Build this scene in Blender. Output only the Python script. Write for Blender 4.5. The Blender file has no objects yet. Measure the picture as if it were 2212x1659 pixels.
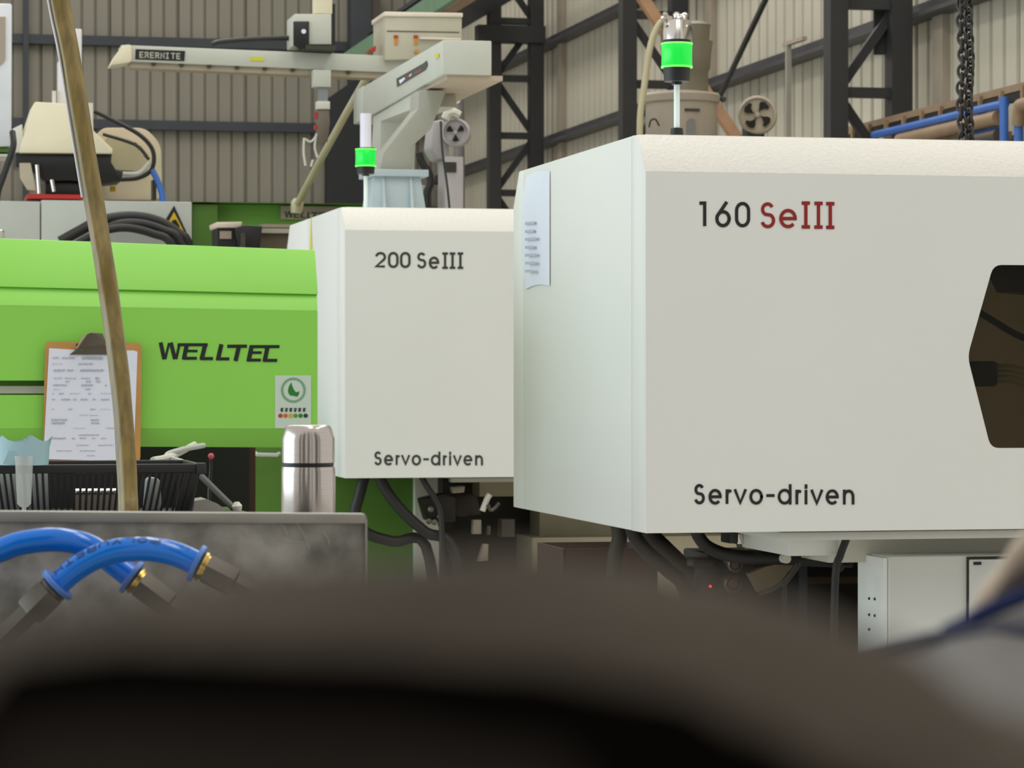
import bpy, bmesh, math, random
from mathutils import Vector as V, Matrix as MX, noise as NZ
from mathutils.geometry import tessellate_polygon
R = math.radians
random.seed(7)
SC = bpy.context.scene
COL = SC.collection

# ------------------------------------------------------------------ camera
H = 1.35                      # eye height
F = 6400.0                    # focal length in pixels of a 2212-wide frame
CX, CY, VH = 1106.0, 829.5, 817.0
YAW = R(12.35)
PITCH = math.atan((CY - VH) / F)
cd = bpy.data.cameras.new('camera')
cam = bpy.data.objects.new('camera', cd)
COL.objects.link(cam)
cam.location = (0, 0, H)
cam.rotation_euler = (math.pi/2 - PITCH, 0, -YAW)
cd.sensor_fit = 'HORIZONTAL'
cd.sensor_width = 36
cd.lens = 36 * F / 2212
cd.clip_start = 0.05
cd.clip_end = 200
cd.dof.use_dof = True
cd.dof.focus_distance = 5.6
cd.dof.aperture_fstop = 20.0
SC.camera = cam
SC.view_settings.view_transform = 'Standard'
SC.view_settings.look = 'None'
SC.view_settings.gamma = 1
SC.view_settings.use_curve_mapping = False
SC.view_settings.exposure = 0.0

# ------------------------------------------------------------------ world and lamps
w = bpy.data.worlds.new('daylight'); SC.world = w
w.use_nodes = True
bgn = w.node_tree.nodes['Background']
bgn.inputs[0].default_value = (1.0, 0.985, 0.95, 1)
bgn.inputs[1].default_value = 0.82

def area(name, loc, rot, sx, sy, power, col):
    l = bpy.data.lights.new(name, 'AREA'); l.shape = 'RECTANGLE'
    l.size, l.size_y, l.energy, l.color = sx, sy, power, col
    o = bpy.data.objects.new(name, l); COL.objects.link(o)
    o.location = loc; o.rotation_euler = rot
    return o
# rows of roof lights high in the hall, and the open daylit side of the hall on the left
for i, y in enumerate((1.5, 7.5, 13.5, 19.5, 26.0, 33.0)):
    area('roof_light', (1.2, y, 8.6), (0, 0, 0), 1.1, 4.2, 108, (1.0, 0.955, 0.87))
    area('roof_light', (5.2, y, 8.6), (0, 0, 0), 1.1, 4.2, 92, (1.0, 0.955, 0.87))
area('open_bay_daylight', (-9.0, 8.0, 3.2), (R(90), 0, R(-90)), 14, 5.5, 560, (0.75, 0.95, 1.04))

# ------------------------------------------------------------------ pixel <-> world
RC = cam.rotation_euler.to_matrix()
CO = V((0, 0, H))
def ray(u, v): return RC @ V(((u-CX)/F, (CY-v)/F, -1.0))
def PY(u, v, Y): r = ray(u, v); return CO + r*(Y/r.y)
def PX(u, v, X): r = ray(u, v); return CO + r*(X/r.x)
def PD(u, v, d): return CO + ray(u, v)*d
def PXL(d): return d/F        # metres per pixel at depth d

# ------------------------------------------------------------------ materials
def lin(c):
    c = c/255.0
    return c/12.92 if c <= 0.04045 else ((c+0.055)/1.055)**2.4
MATS = {}
def mat(name, rgb, rough=0.5, metal=0.0, var=0.06, scale=6.0, bump=0.0, bscale=60.0, emit=0.0, spec=0.5, coat=0.0, stretch=None):
    if name in MATS: return MATS[name]
    m = bpy.data.materials.new(name); m.use_nodes = True
    nt = m.node_tree; b = nt.nodes['Principled BSDF']
    c = [lin(x) for x in rgb]
    tc = nt.nodes.new('ShaderNodeTexCoord')
    mp = nt.nodes.new('ShaderNodeMapping')
    if stretch: mp.inputs['Scale'].default_value = stretch
    nt.links.new(tc.outputs['Object'], mp.inputs['Vector'])
    nz = nt.nodes.new('ShaderNodeTexNoise'); nz.inputs['Scale'].default_value = scale
    nz.inputs['Detail'].default_value = 4
    nt.links.new(mp.outputs[0], nz.inputs['Vector'])
    rp = nt.nodes.new('ShaderNodeValToRGB')
    rp.color_ramp.elements[0].position = 0.3; rp.color_ramp.elements[1].position = 0.7
    rp.color_ramp.elements[0].color = [min(1, x*(1-var)) for x in c]+[1]
    rp.color_ramp.elements[1].color = [min(1, x*(1+var)) for x in c]+[1]
    nt.links.new(nz.outputs['Fac'], rp.inputs[0])
    nt.links.new(rp.outputs[0], b.inputs['Base Color'])
    b.inputs['Roughness'].default_value = rough
    b.inputs['Metallic'].default_value = metal
    b.inputs['Specular IOR Level'].default_value = spec
    b.inputs['Coat Weight'].default_value = coat
    if bump > 0:
        n2 = nt.nodes.new('ShaderNodeTexNoise'); n2.inputs['Scale'].default_value = bscale
        n2.inputs['Detail'].default_value = 3
        nt.links.new(mp.outputs[0], n2.inputs['Vector'])
        bp = nt.nodes.new('ShaderNodeBump'); bp.inputs['Strength'].default_value = bump
        bp.inputs['Distance'].default_value = 0.004
        nt.links.new(n2.outputs['Fac'], bp.inputs['Height'])
        nt.links.new(bp.outputs[0], b.inputs['Normal'])
    if emit > 0:
        b.inputs['Emission Color'].default_value = c+[1]
        b.inputs['Emission Strength'].default_value = emit
    MATS[name] = m
    return m
def glass(name, tint, rough, gloss, col=(1, 1, 1)):
    m = bpy.data.materials.new(name); m.use_nodes = True
    nt = m.node_tree; nt.nodes.clear()
    out = nt.nodes.new('ShaderNodeOutputMaterial')
    t = nt.nodes.new('ShaderNodeBsdfTransparent'); t.inputs[0].default_value = (*tint, 1)
    g = nt.nodes.new('ShaderNodeBsdfPrincipled'); g.inputs['Base Color'].default_value = (*col, 1)
    g.inputs['Roughness'].default_value = rough
    mx = nt.nodes.new('ShaderNodeMixShader'); mx.inputs[0].default_value = gloss
    nt.links.new(t.outputs[0], mx.inputs[1]); nt.links.new(g.outputs[0], mx.inputs[2])
    nt.links.new(mx.outputs[0], out.inputs[0])
    MATS[name] = m
    return m

WHITE = mat('white_powder_coat', (222, 223, 218), 0.5, var=0.015, scale=2.0, bump=0.05, bscale=500)
BEVEL = mat('textured_white_coat', (214, 211, 202), 0.42, var=0.02, scale=90, bump=0.45, bscale=110)
CREAM = mat('cream_paint', (205, 203, 190), 0.5, var=0.04)
KHAKI = mat('khaki_paint', (160, 152, 126), 0.6, var=0.05)
IVORY = mat('ivory_paint', (222, 214, 186), 0.45, var=0.03)
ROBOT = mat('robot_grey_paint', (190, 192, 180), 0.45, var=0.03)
ROBOTB = mat('robot_blue_grey_paint', (170, 184, 188), 0.4, var=0.03)
GREY = mat('light_grey_paint', (176, 180, 172), 0.5, var=0.03)
TAUPE = mat('taupe_enamel', (160, 148, 132), 0.5, var=0.04)
GREEN = mat('lime_green_paint', (138, 208, 80), 0.42, var=0.03, scale=1.5)
GREEND = mat('dark_green_paint', (96, 150, 48), 0.5, var=0.04, scale=1.5)
GREENB = mat('base_green_paint', (72, 112, 30), 0.55, var=0.06, scale=1.5)
BLACK = mat('black_plastic', (20, 20, 20), 0.45, var=0.15)
RUBBER = mat('black_rubber', (30, 29, 28), 0.55, var=0.2)
INK = mat('black_ink', (16, 20, 16), 0.6, var=0.02)
RED = mat('red_ink', (140, 14, 8), 0.6, var=0.02)
SEAM = mat('dark_gasket', (58, 60, 50), 0.8, var=0.05)
STEELD = mat('dark_grey_steel_paint', (44, 44, 44), 0.55, var=0.15, scale=3)
STEELB = mat('slate_blue_steel_paint', (50, 54, 60), 0.55, var=0.12, scale=3)
GIRTM = mat('girt_steel_paint', (66, 66, 68), 0.5, var=0.12, scale=3)
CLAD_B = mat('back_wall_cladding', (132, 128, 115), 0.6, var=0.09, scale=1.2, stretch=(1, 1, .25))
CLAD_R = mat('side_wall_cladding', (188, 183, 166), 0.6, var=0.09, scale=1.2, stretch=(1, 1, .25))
FLOORM = mat('concrete_floor', (184, 180, 172), 0.55, var=0.14, scale=0.8)
CHROME = mat('chrome', (215, 210, 205), 0.12, 1.0, var=0.02)
STEEL = mat('brushed_stainless', (190, 182, 176), 0.19, 1.0, var=0.04, scale=30, stretch=(1, 1, 30))
BRASS = mat('brass', (205, 170, 95), 0.2, 1.0, var=0.05)
GALV = mat('smudged_sheet_metal', (138, 135, 128), 0.4, 0.3, var=0.75, scale=16, bump=0.08, bscale=25)
RIMM = mat('sheet_metal_rim', (150, 147, 139), 0.4, 0.3, var=0.12, scale=14)
FITM = mat('dark_steel_fitting', (92, 88, 82), 0.38, 0.8, var=0.15, scale=20)
HOSEB = mat('blue_polyurethane', (9, 110, 208), 0.09, var=0.04, scale=20, coat=0.15, spec=0.4)
COLLAR = mat('blue_collar_plastic', (70, 116, 190), 0.4, var=0.04)
PRINT = mat('navy_hose_print', (6, 30, 74), 0.4, var=0.02)
BLUEP = mat('blue_pipe_paint', (56, 104, 182), 0.45, var=0.06)
BROWNP = mat('brown_pipe', (142, 118, 92), 0.55, var=0.12)
RUST = mat('rusty_steel', (158, 120, 88), 0.65, var=0.14)
PAPER = mat('white_paper', (222, 225, 238), 0.8, var=0.02)
PAPERP = mat('grey_print', (178, 180, 194), 0.9, var=0.1)
BOARD = mat('hardboard', (188, 138, 74), 0.6, var=0.08, scale=12)
CLIPM = mat('dull_clip_steel', (112, 104, 92), 0.35, 0.6, var=0.06)
YELLOW = mat('warning_yellow', (214, 178, 30), 0.6, var=0.02)
YELLOWG = mat('yellow_label', (206, 200, 40), 0.6, var=0.02)
ORANGE = mat('orange_knob', (190, 132, 30), 0.5)
REDP = mat('red_plastic', (176, 40, 30), 0.45)
REDL = mat('red_indicator', (255, 30, 40), 0.4, emit=3.0)
MAROON = mat('maroon_box_card', (78, 50, 44), 0.8, var=0.08)
AMBER = mat('amber_hose_wall', (120, 101, 46), 0.42, var=0.3, scale=16, coat=0.12, stretch=(6, 6, 0.6))
TUBEY = mat('yellowed_tube', (184, 176, 142), 0.4, var=0.08)
PALEB = mat('pale_blue_plastic', (150, 182, 190), 0.5, var=0.04)
LENS = mat('green_lens_lit', (8, 196, 58), 0.25, emit=0.72)
LAMPRIM = mat('green_lens_edge', (118, 255, 96), 0.3, emit=0.9)
STICK = mat('sticker_white', (196, 210, 196), 0.5, var=0.02)
RINGG = mat('sticker_ring_green', (112, 160, 120), 0.6)
LEAFG = mat('sticker_leaf_green', (28, 118, 30), 0.6)
CLOTHB = mat('dark_brown_cloth', (68, 61, 53), 0.95, var=0.25, scale=30, bump=0.4, bscale=300, spec=0.1)
CLOTHK = mat('shade_black_cloth', (7, 6, 5), 1.0, var=0.3, scale=30, spec=0.0)  # near-black: shade on the front of the heap put into the colour
CLOTHG = mat('grey_cloth', (118, 116, 114), 0.9, var=0.08, scale=30, spec=0.1)
CLOTHN = mat('navy_cloth', (42, 50, 88), 0.9, var=0.1, scale=30, spec=0.1)
CLOTHE = mat('beige_cloth', (176, 160, 142), 0.9, var=0.3, scale=60, spec=0.1)
PANE = glass('smoked_pane', (0.66, 0.62, 0.53), 0.08, 0.10, (0.05, 0.05, 0.04))
CLEAR = glass('cloudy_clear_plastic', (0.86, 0.88, 0.87), 0.2, 0.34, (0.75, 0.77, 0.76))
DARKIN = mat('machine_interior', (108, 100, 84), 0.7, var=0.12)

# ------------------------------------------------------------------ object helpers
def off(p):
    o = V((0, 0, 0))
    while p is not None:
        o += p.location; p = p.parent
    return o
def tag(o, label=None, cat=None, group=None, kind=None):
    if label: o['label'] = label
    if cat: o['category'] = cat
    if group: o['group'] = group
    if kind: o['kind'] = kind
    return o
def thing(name, loc, label, cat, group=None):
    o = bpy.data.objects.new(name, None); COL.objects.link(o)
    o.location = loc; o.empty_display_size = 0.05
    return tag(o, label, cat, group)

def frames(pts):
    n = len(pts); T = []
    for i in range(n):
        a = pts[max(i-1, 0)]; b = pts[min(i+1, n-1)]
        t = (b-a); T.append(t.normalized() if t.length > 1e-9 else V((0, 0, 1)))
    up = V((0, 0, 1)) if abs(T[0].z) < 0.9 else V((0, 1, 0))
    nrm = T[0].cross(up).normalized(); out = []
    for i in range(n):
        nrm = (nrm - T[i]*nrm.dot(T[i])).normalized()
        out.append((T[i], nrm, T[i].cross(nrm)))
    return out
def spline(pts, k=6):
    pts = [V(p) for p in pts]
    if len(pts) < 3: return pts
    P = [pts[0]*2-pts[1]] + pts + [pts[-1]*2-pts[-2]]; out = []
    for i in range(1, len(P)-2):
        a, b, c, d = P[i-1:i+3]
        for j in range(k):
            t = j/k
            out.append(0.5*((2*b)+(c-a)*t+(2*a-5*b+4*c-d)*t*t+(3*b-a-3*c+d)*t**3))
    out.append(pts[-1]); return out
def arc(cx, cy, rx, ry, a0, a1, n=14):
    return [(cx+rx*math.cos(R(a0+(a1-a0)*i/n)), cy+ry*math.sin(R(a0+(a1-a0)*i/n))) for i in range(n+1)]
def round_poly(pts, r, n=4):
    out = []; m = len(pts)
    for i in range(m):
        p = V(pts[i]); a = V(pts[i-1]); b = V(pts[(i+1) % m])
        ra = min(r, (a-p).length*.45); rb = min(r, (b-p).length*.45)
        s = p+(a-p).normalized()*ra; e = p+(b-p).normalized()*rb
        for j in range(n+1):
            t = j/n; out.append(s*(1-t)**2+p*2*t*(1-t)+e*t*t)
    return out

class G:
    def __init__(s): s.v = []; s.f = []
    def add(s, vs, fs):
        b = len(s.v); s.v += [V(x) for x in vs]; s.f += [tuple(i+b for i in f) for f in fs]; return s
    def box(s, a, b):
        x0, x1 = sorted((a[0], b[0])); y0, y1 = sorted((a[1], b[1])); z0, z1 = sorted((a[2], b[2]))
        return s.add([(x0,y0,z0),(x1,y0,z0),(x1,y1,z0),(x0,y1,z0),(x0,y0,z1),(x1,y0,z1),(x1,y1,z1),(x0,y1,z1)],
            [(3,2,1,0),(4,5,6,7),(0,1,5,4),(1,2,6,5),(2,3,7,6),(3,0,4,7)])
    def prism(s, poly, vec):
        n = len(poly); vec = V(vec); poly = [V(p) for p in poly]
        nr = V((0, 0, 0))
        for i in range(n):
            nr += (poly[i]-poly[0]).cross(poly[(i+1) % n]-poly[0])
        if nr.dot(vec) > 0: poly = poly[::-1]
        vs = poly+[p+vec for p in poly]
        fs = [tuple(range(n)), tuple(range(2*n-1, n-1, -1))]
        fs += [(i, i+n, (i+1) % n+n, (i+1) % n) for i in range(n)]
        return s.add(vs, fs)
    def fr(s, px, Y, dep):                       # outline in the plane y = Y, given real depth
        return s.prism([PY(u, v, Y) for u, v in px], (0, dep, 0))
    def frbox(s, u0, v0, u1, v1, Y, dep):
        a = PY(u0, v0, Y); b = PY(u1, v1, Y)
        return s.box((a.x, Y, a.z), (b.x, Y+dep, b.z))
    def beam(s, p, q, wd, ht, side=None):
        p = V(p); q = V(q); t = (q-p).normalized()
        up = V((0, 1, 0)) if side is None else V(side)
        a = t.cross(up)
        if a.length < 1e-6: a = t.cross(V((1, 0, 0)))
        a.normalize(); b = a.cross(t).normalized()
        vs = [c+a*sx*wd/2+b*sy*ht/2 for c in (p, q) for sx, sy in ((-1,-1),(1,-1),(1,1),(-1,1))]
        return s.add(vs, [(0,1,2,3),(7,6,5,4),(0,4,5,1),(1,5,6,2),(2,6,7,3),(3,7,4,0)])
    def tube(s, pts, r, n=10, caps=True):
        pts = [V(p) for p in pts]; fr = frames(pts); m = len(pts)
        rs = r if isinstance(r, (list, tuple)) else [r]*m
        vs = []
        for p, (t, a, b), rr in zip(pts, fr, rs):
            vs += [p+(a*math.cos(2*math.pi*i/n)+b*math.sin(2*math.pi*i/n))*rr for i in range(n)]
        fs = [(k*n+i, k*n+(i+1) % n, (k+1)*n+(i+1) % n, (k+1)*n+i) for k in range(m-1) for i in range(n)]
        if caps: fs += [tuple(range(n-1, -1, -1)), tuple(range((m-1)*n, m*n))]
        return s.add(vs, fs)
    def lathe(s, prof, c, axis=(0, 0, 1), n=28):  # prof: list of (radius, distance along the axis)
        ax = V(axis).normalized(); a = ax.orthogonal().normalized(); b = ax.cross(a); c = V(c)
        m = len(prof); vs = []
        for r, h in prof:
            vs += [c+ax*h+(a*math.cos(2*math.pi*i/n)+b*math.sin(2*math.pi*i/n))*max(r, 1e-5) for i in range(n)]
        fs = [(k*n+i, k*n+(i+1) % n, (k+1)*n+(i+1) % n, (k+1)*n+i) for k in range(m-1) for i in range(n)]
        fs += [tuple(range(n-1, -1, -1)), tuple(range((m-1)*n, m*n))]
        return s.add(vs, fs)
    def ribbon(s, pts, wd, nrm):                 # flat stroke lying in the plane with normal nrm
        pts = [V(p) for p in pts]; nrm = V(nrm); m = len(pts)
        L = []; Rr = []
        for i in range(m):
            d0 = (pts[i]-pts[i-1]).normalized() if i else None
            d1 = (pts[i+1]-pts[i]).normalized() if i < m-1 else None
            if d0 is None: d0 = d1
            if d1 is None: d1 = d0
            n0 = nrm.cross(d0); n1 = nrm.cross(d1); k = n0+n1
            k = n0 if k.length < 0.3 else k.normalized()
            sc = min(1.8, 1/max(0.4, k.dot(n0)))
            L.append(pts[i]+k*wd/2*sc); Rr.append(pts[i]-k*wd/2*sc)
        return s.add(L+Rr, [(i, i+m, i+m+1, i+1) for i in range(m-1)])
    def build(s, name, m, parent=None, bevel=0.0, smooth=40, label=None, seg=2):
        o0 = off(parent)
        if parent is None and s.v:
            xs = [p.x for p in s.v]; ys = [p.y for p in s.v]; zs = [p.z for p in s.v]
            o0 = V(((min(xs)+max(xs))/2, (min(ys)+max(ys))/2, min(zs)))
        me = bpy.data.meshes.new(name)
        me.from_pydata([p-o0 for p in s.v], [], s.f)
        if bevel > 0:
            bm = bmesh.new(); bm.from_mesh(me)
            ed = [e for e in bm.edges if len(e.link_faces) == 2 and e.calc_face_angle(0) > R(25)]
            bmesh.ops.bevel(bm, geom=ed, offset=bevel, segments=seg, affect='EDGES', profile=0.5, clamp_overlap=True)
            bm.to_mesh(me); bm.free()
        me.polygons.foreach_set('use_smooth', [True]*len(me.polygons))
        me.set_sharp_from_angle(angle=R(smooth))
        me.materials.append(m); me.update()
        o = bpy.data.objects.new(name, me); COL.objects.link(o)
        if parent is None: o.location = o0
        else: o.parent = parent
        if label: o['label'] = label
        return o
def copy_tree(o, parent=None):
    c = o.copy(); COL.objects.link(c)
    if parent is not None: c.parent = parent
    for ch in list(o.children): copy_tree(ch, c)
    return c

# ------------------------------------------------------------------ lettering
GL = {
 '1': [[(0,1),(1,1),(1,0)]],
 '2': [arc(.5,.7,.5,.3,170,-35)+[(0,0),(1,0)]],
 '6': [arc(.5,.31,.5,.31,0,360,24), [(.05,.44),(.74,1)]],
 '0': [arc(.5,.68,.5,.32,0,180)+arc(.5,.32,.5,.32,180,360)+[(1,.68)]],
 'S': [arc(.5,.76,.42,.24,25,245)+arc(.52,.27,.48,.27,62,-165)],
 'e': [[(0,.5),(1,.5)], arc(.5,.5,.5,.5,0,318,22)],
 'r': [[(0,0),(0,1)], [(0,.6),(.2,.86),(.55,1),(1,.97)]],
 'v': [[(0,1),(.5,0),(1,1)]],
 'o': [arc(.5,.5,.5,.5,0,360,24)],
 '-': [[(0,.5),(1,.5)]],
 'd': [arc(.5,.37,.5,.37,0,360,24), [(1,0),(1,1)]],
 'i': [[(.5,0),(.5,.68)], [(.5,.9),(.5,1)]],
 'n': [[(0,0),(0,1)], [(0,.5)]+arc(.5,.55,.5,.45,180,0)+[(1,0)]],
 'I': [[(.02,1),(.98,1)], [(.5,1),(.5,0)], [(.02,0),(.98,0)]],
 'P': [[(0,0),(0,1),(.6,1)]+arc(.6,.75,.4,.25,90,-90)+[(0,.5)]],
 'O': [arc(.5,.5,.5,.5,0,360,20)],
 'L': [[(0,1),(0,0),(1,0)]],
 'Y': [[(0,1),(.5,.5),(1,1)], [(.5,.5),(.5,0)]],
 'U': [[(0,1),(0,.4)]+arc(.5,.4,.5,.4,180,360)+[(1,1)]],
 'R': [[(0,0),(0,1),(.6,1)]+arc(.6,.75,.4,.25,90,-90)+[(0,.5)], [(.5,.5),(1,0)]],
 'E': [[(1,1),(0,1),(0,0),(1,0)], [(0,.5),(.85,.5)]],
 'T': [[(0,1),(1,1)], [(.5,1),(.5,0)]],
 'H': [[(0,0),(0,1)], [(1,0),(1,1)], [(0,.5),(1,.5)]],
 'A': [[(0,0),(.5,1),(1,0)], [(.2,.36),(.8,.36)]],
 'N': [[(0,0),(0,1),(1,0),(1,1)]],
}
def words(g, items, Y, sw):                       # items: (glyph, u0, v_top, u1, v_base, stroke factor)
    lay = 0
    for ch, u0, v0, u1, v1, k in items:
        h = sw*k/2
        for st in GL[ch]:
            px = [(u0+h+(u1-u0-2*h)*x, v1-h-(v1-v0-2*h)*y) for x, y in st]
            if (st[0] != st[-1] and ch not in 'S2' and not (ch == 'e' and len(st) > 2)):
                a0, a1 = V(px[0]), V(px[1]); px[0] = tuple(a0+(a0-a1).normalized()*h*.9)
                a0, a1 = V(px[-1]), V(px[-2])
                px[-1] = tuple(a0+(a0-a1).normalized()*h*.9)
            lay += 1; dy = V((0, -.00025*(lay % 4), 0))
            P = [PY(u, v, Y)+dy for u, v in px]
            g.ribbon(P, sw*k*PXL(Y), (0, -1, 0))
    return g

# ================================================================== SETTING
g = G().box((-14, -6, -0.1), (9.5, 41, 0))
g.build('floor', FLOORM)['kind'] = 'structure'
WX, WY = 7.3, 38.0
wall_r = G().box((WX+.06, 8, 0), (WX+.16, WY+.3, 8.5)).build('wall_right', CLAD_R); tag(wall_r, kind='structure')
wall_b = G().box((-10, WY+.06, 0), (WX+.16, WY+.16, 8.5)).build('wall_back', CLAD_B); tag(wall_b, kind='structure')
def sheet(name, m, parent, org, du, dn, width, h, ribs):
    # ribbed cladding sheet: flat pans with trapezoid ribs, du along the wall, dn into the room
    p = width/ribs; prof = []
    for i in range(ribs):
        b = i*p
        prof += [(b, .03), (b+p*.06, .034), (b+p*.40, .031), (b+p*.72, .034), (b+p*.80, .034), (b+p*.84, 0), (b+p*.94, 0)]
    prof.append((width, .03))
    n = len(prof); org = V(org); du = V(du); dn = V(dn)
    vs = [org+du*a+dn*(c+.003) for a, c in prof]
    vs += [q+V((0, 0, h)) for q in vs]
    gg = G().add(vs, [(i, i+1, i+1+n, i+n) for i in range(n-1)])
    return gg.build(name, m, parent, smooth=10)
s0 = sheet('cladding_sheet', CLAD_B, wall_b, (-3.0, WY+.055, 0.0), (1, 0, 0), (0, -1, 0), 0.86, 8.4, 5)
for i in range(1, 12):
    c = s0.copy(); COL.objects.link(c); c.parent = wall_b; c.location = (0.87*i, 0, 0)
s0 = sheet('cladding_sheet', CLAD_R, wall_r, (WX+.055, WY, 0.0), (0, -1, 0), (-1, 0, 0), 0.94, 8.4, 4)
for i in range(1, 26):
    c = s0.copy(); COL.objects.link(c); c.parent = wall_r; c.location = (0, -0.95*i, 0)
for z in (2.46, 3.52, 4.58, 5.64):
    G().box((-6, WY-.12, z-.06), (WX, WY+.01, z+.06)).build('girt', STEELB, wall_b)
for z in (1.80, 2.86, 3.92, 4.98, 6.04):
    gg = G().prism([(WX-.16, 10, z-.06), (WX+.01, 10, z-.06), (WX+.01, 10, z+.06), (WX-.05, 10, z+.06), (WX-.05, 10, z-.03), (WX-.16, 10, z-.03)], (0, WY-10.2, 0))
    gg.build('girt', GIRTM, wall_r)
gp = G()  # unseen dark piers behind the camera, added to streak the metal reflections
for xa, xb in ((-9.6, -7.4), (-5.4, -3.2), (-1.3, .2), (1.5, 2.2), (4.2, 6.6), (8.2, 9.4)):
    gp.box((xa, -5.6, 0), (xb, -5.3, 9.0))
tag(gp.build('unseen_piers', mat('pier_dark', (62, 60, 56), .7), None), kind='structure')
# posts of the side wall behind the lattice columns
for Y in (19.4, 25.1, 30.8):
    G().box((WX-.04, Y-.10, 0), (WX+.02, Y+.10, 8.4)).build('wall_post', TAUPE, wall_r)
G().frbox(50, -40, 62, 560, WY-.16, .12).build('wall_post', STEELB, wall_b)

# lattice columns -------------------------------------------------
def lattice(Y, label):
    xr = 7.15; xl = xr-.60
    t = thing('lattice_column', ((xl+xr)/2, Y, 0), label, 'column', 'lattice columns along the side wall')
    G().box((xl, Y-.06, 0), (xl+.13, Y+.10, 8.3)).build('chord', STEELD, t)
    G().box((xr-.15, Y-.06, 0), (xr, Y+.10, 8.3)).build('chord', STEELD, t)
    k0 = -4
    for k in range(k0, 8):
        z = 3.34+.615*k
        G().box((xl+.12, Y-.03, z-.035), (xr-.14, Y+.05, z+.035)).build('strut', STEELD, t)
        zt = z+.615
        if k % 2 == 0: a, b = (xl+.1, Y+.06, z+.03), (xr-.1, Y+.06, zt-.03)
        else: a, b = (xl+.1, Y+.06, zt-.03), (xr-.1, Y+.06, z+.03)
        G().beam(a, b, .065, .05).build('diagonal_brace', STEELD, t)
    return t
cA = lattice(31.1, 'dark steel lattice column farthest away, just right of the white robot')
cB = lattice(25.4, 'dark steel lattice column behind the nearer lit green signal lamp')
cC = lattice(19.65, 'nearest dark steel lattice column, right of the taupe four-vane blower')
G().box((6.42, 31.0, 4.95), (7.16, 31.2, 5.13)).build('crane_bracket', STEELD, cA)
G().fr([(1888, 10), (1930, 10), (1930, 118), (1888, 118)], 19.75, .02).build('gusset_plate', STEELD, cC)
# tie rods and a rusty sloping pipe on the side wall
g = G().beam(PX(1656, -6, 7.0), PX(1552, 214, 7.05), .035, .035)
tag(g.build('tie_rod', STEELD), 'thin dark diagonal tie rod between two lattice columns', 'rod')
g = G().beam(PD(1385, -8, 24.3), PD(1592, 300, 24.0), .085, .085)
tag(g.build('sloping_beam', RUST), 'rust brown sloping steel beam behind the nearer green signal lamp', 'beam')
a = PX(1703, 96, 7.12); b = PX(1703, 310, 7.12)
t = thing('wall_conduit', (a.x, a.y, 0), 'pale vertical conduit with hooked top on the side wall right of the blower', 'conduit')
G().beam(V((a.x, a.y, 0)), a, .04, .04).build('conduit', mat('conduit_grey', (150, 146, 134), .5), t)
G().beam(a+V((0, .1, .01)), a+V((.02, -.35, .01)), .03, .04).build('bracket', TAUPE, t)
# crane runway along the side wall and the dark corner column
t = thing('crane_runway', (6.35, 33, 5.2), 'dark slate crane runway beam running beside the lattice columns', 'beam')
G().box((6.12, 27.0, 5.24), (6.52, 36.4, 5.29)).build('flange', STEELB, t)
G().box((6.28, 27.0, 5.28), (6.34, 36.4, 5.62)).build('web', STEELB, t)
G().box((6.12, 27.0, 5.62), (6.52, 36.4, 5.67)).build('flange', STEELB, t)
t = thing('cable_tray', (4.9, 30, 5.4), 'green and tan overhead cable tray above the robot control box', 'cable tray')
ta = PD(905, 30, 25.0); tb = ta+V((0, -6.5, 0)); tb2 = ta+V((0, 4.0, 0))
G().beam(tb2, tb, .05, .16, (0, 0, 1)).build('tray_rail', mat('tray_green', (96, 128, 100), .6), t)
G().beam(tb2+V((.10, 0, .02)), tb+V((.10, 0, .02)), .05, .05, (0, 0, 1)).build('cable', BLACK, t)
G().beam(tb2+V((.22, 0, .02)), tb+V((.22, 0, .02)), .10, .06, (0, 0, 1)).build('tray_rail', BROWNP, t)
for k in range(10):
    p = ta+V((0, 3.6-k*.95, .04)); G().beam(p, p+V((.24, 0, 0)), .04, .04, (0, 0, 1)).build('rung', CREAM, t)
t = thing('corner_column', (PY(780, 300, WY-.5).x, WY-.5, 0), 'dark slate blue column with knee brace against the back wall', 'column')
G().frbox(758, -40, 802, 470, WY-.55, .3).build('shaft', STEELB, t)
G().fr([(706, 214), (770, 170), (790, 170), (790, 470), (706, 470)], WY-.6, .2).build('knee_plate', mat('knee_dark', (30, 32, 36), .6), t)
G().frbox(802, -40, 822, 470, WY-.5, .2).build('flange', mat('brown_steel', (74, 66, 60), .6), t)

# pipes on the right ------------------------------------------------
def yline(u0, v0, u1, x):                          # line along y through pixel (u0,v0) at plane x, up to column u1
    a = PX(u0, v0, x); r = ray(u1, VH); y1 = x*r.y/r.x
    return a, V((x, y1, a.z))
t = thing('pipe_rack', (6.9, 17, 0), 'brown steel pipe rack with short uprights along the side wall', 'pipe rack')
a, b = yline(1838, 281, 2300, 6.95); 
G().beam(a, b, .045, .045, (0, 0, 1)).build('rail', BROWNP, t)
a2 = a+V((0, 0, -.055)); b2 = b+V((0, 0, -.055))
G().beam(a2, b2, .05, .05, (0, 0, 1)).build('rail', BLACK, t)
n = 11
for k in range(n):
    p = a.lerp(b, (k+.4)/n)
    G().beam(p+V((-.02, 0, .0)), p+V((-.02, 0, -.13)), .05, .035).build('upright', BROWNP, t)
    if k % 4 == 1: G().beam(p, V((p.x, p.y, 0)), .05, .05).build('support_post', BROWNP, t)
a, b = yline(1868, 297, 2172, 6.85)
g = G().tube(spline([a+V((0, -.2, 0)), a+V((0, -.3, 0)), a.lerp(b, .5), b+V((0, .12, 0)), b+V((-.01, .02, -.02)), b+V((-.01, .0, -.12)), V((b.x-.01, b.y, 1.2)), V((b.x-.01, b.y, 0))], 8), .028, 12)
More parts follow.
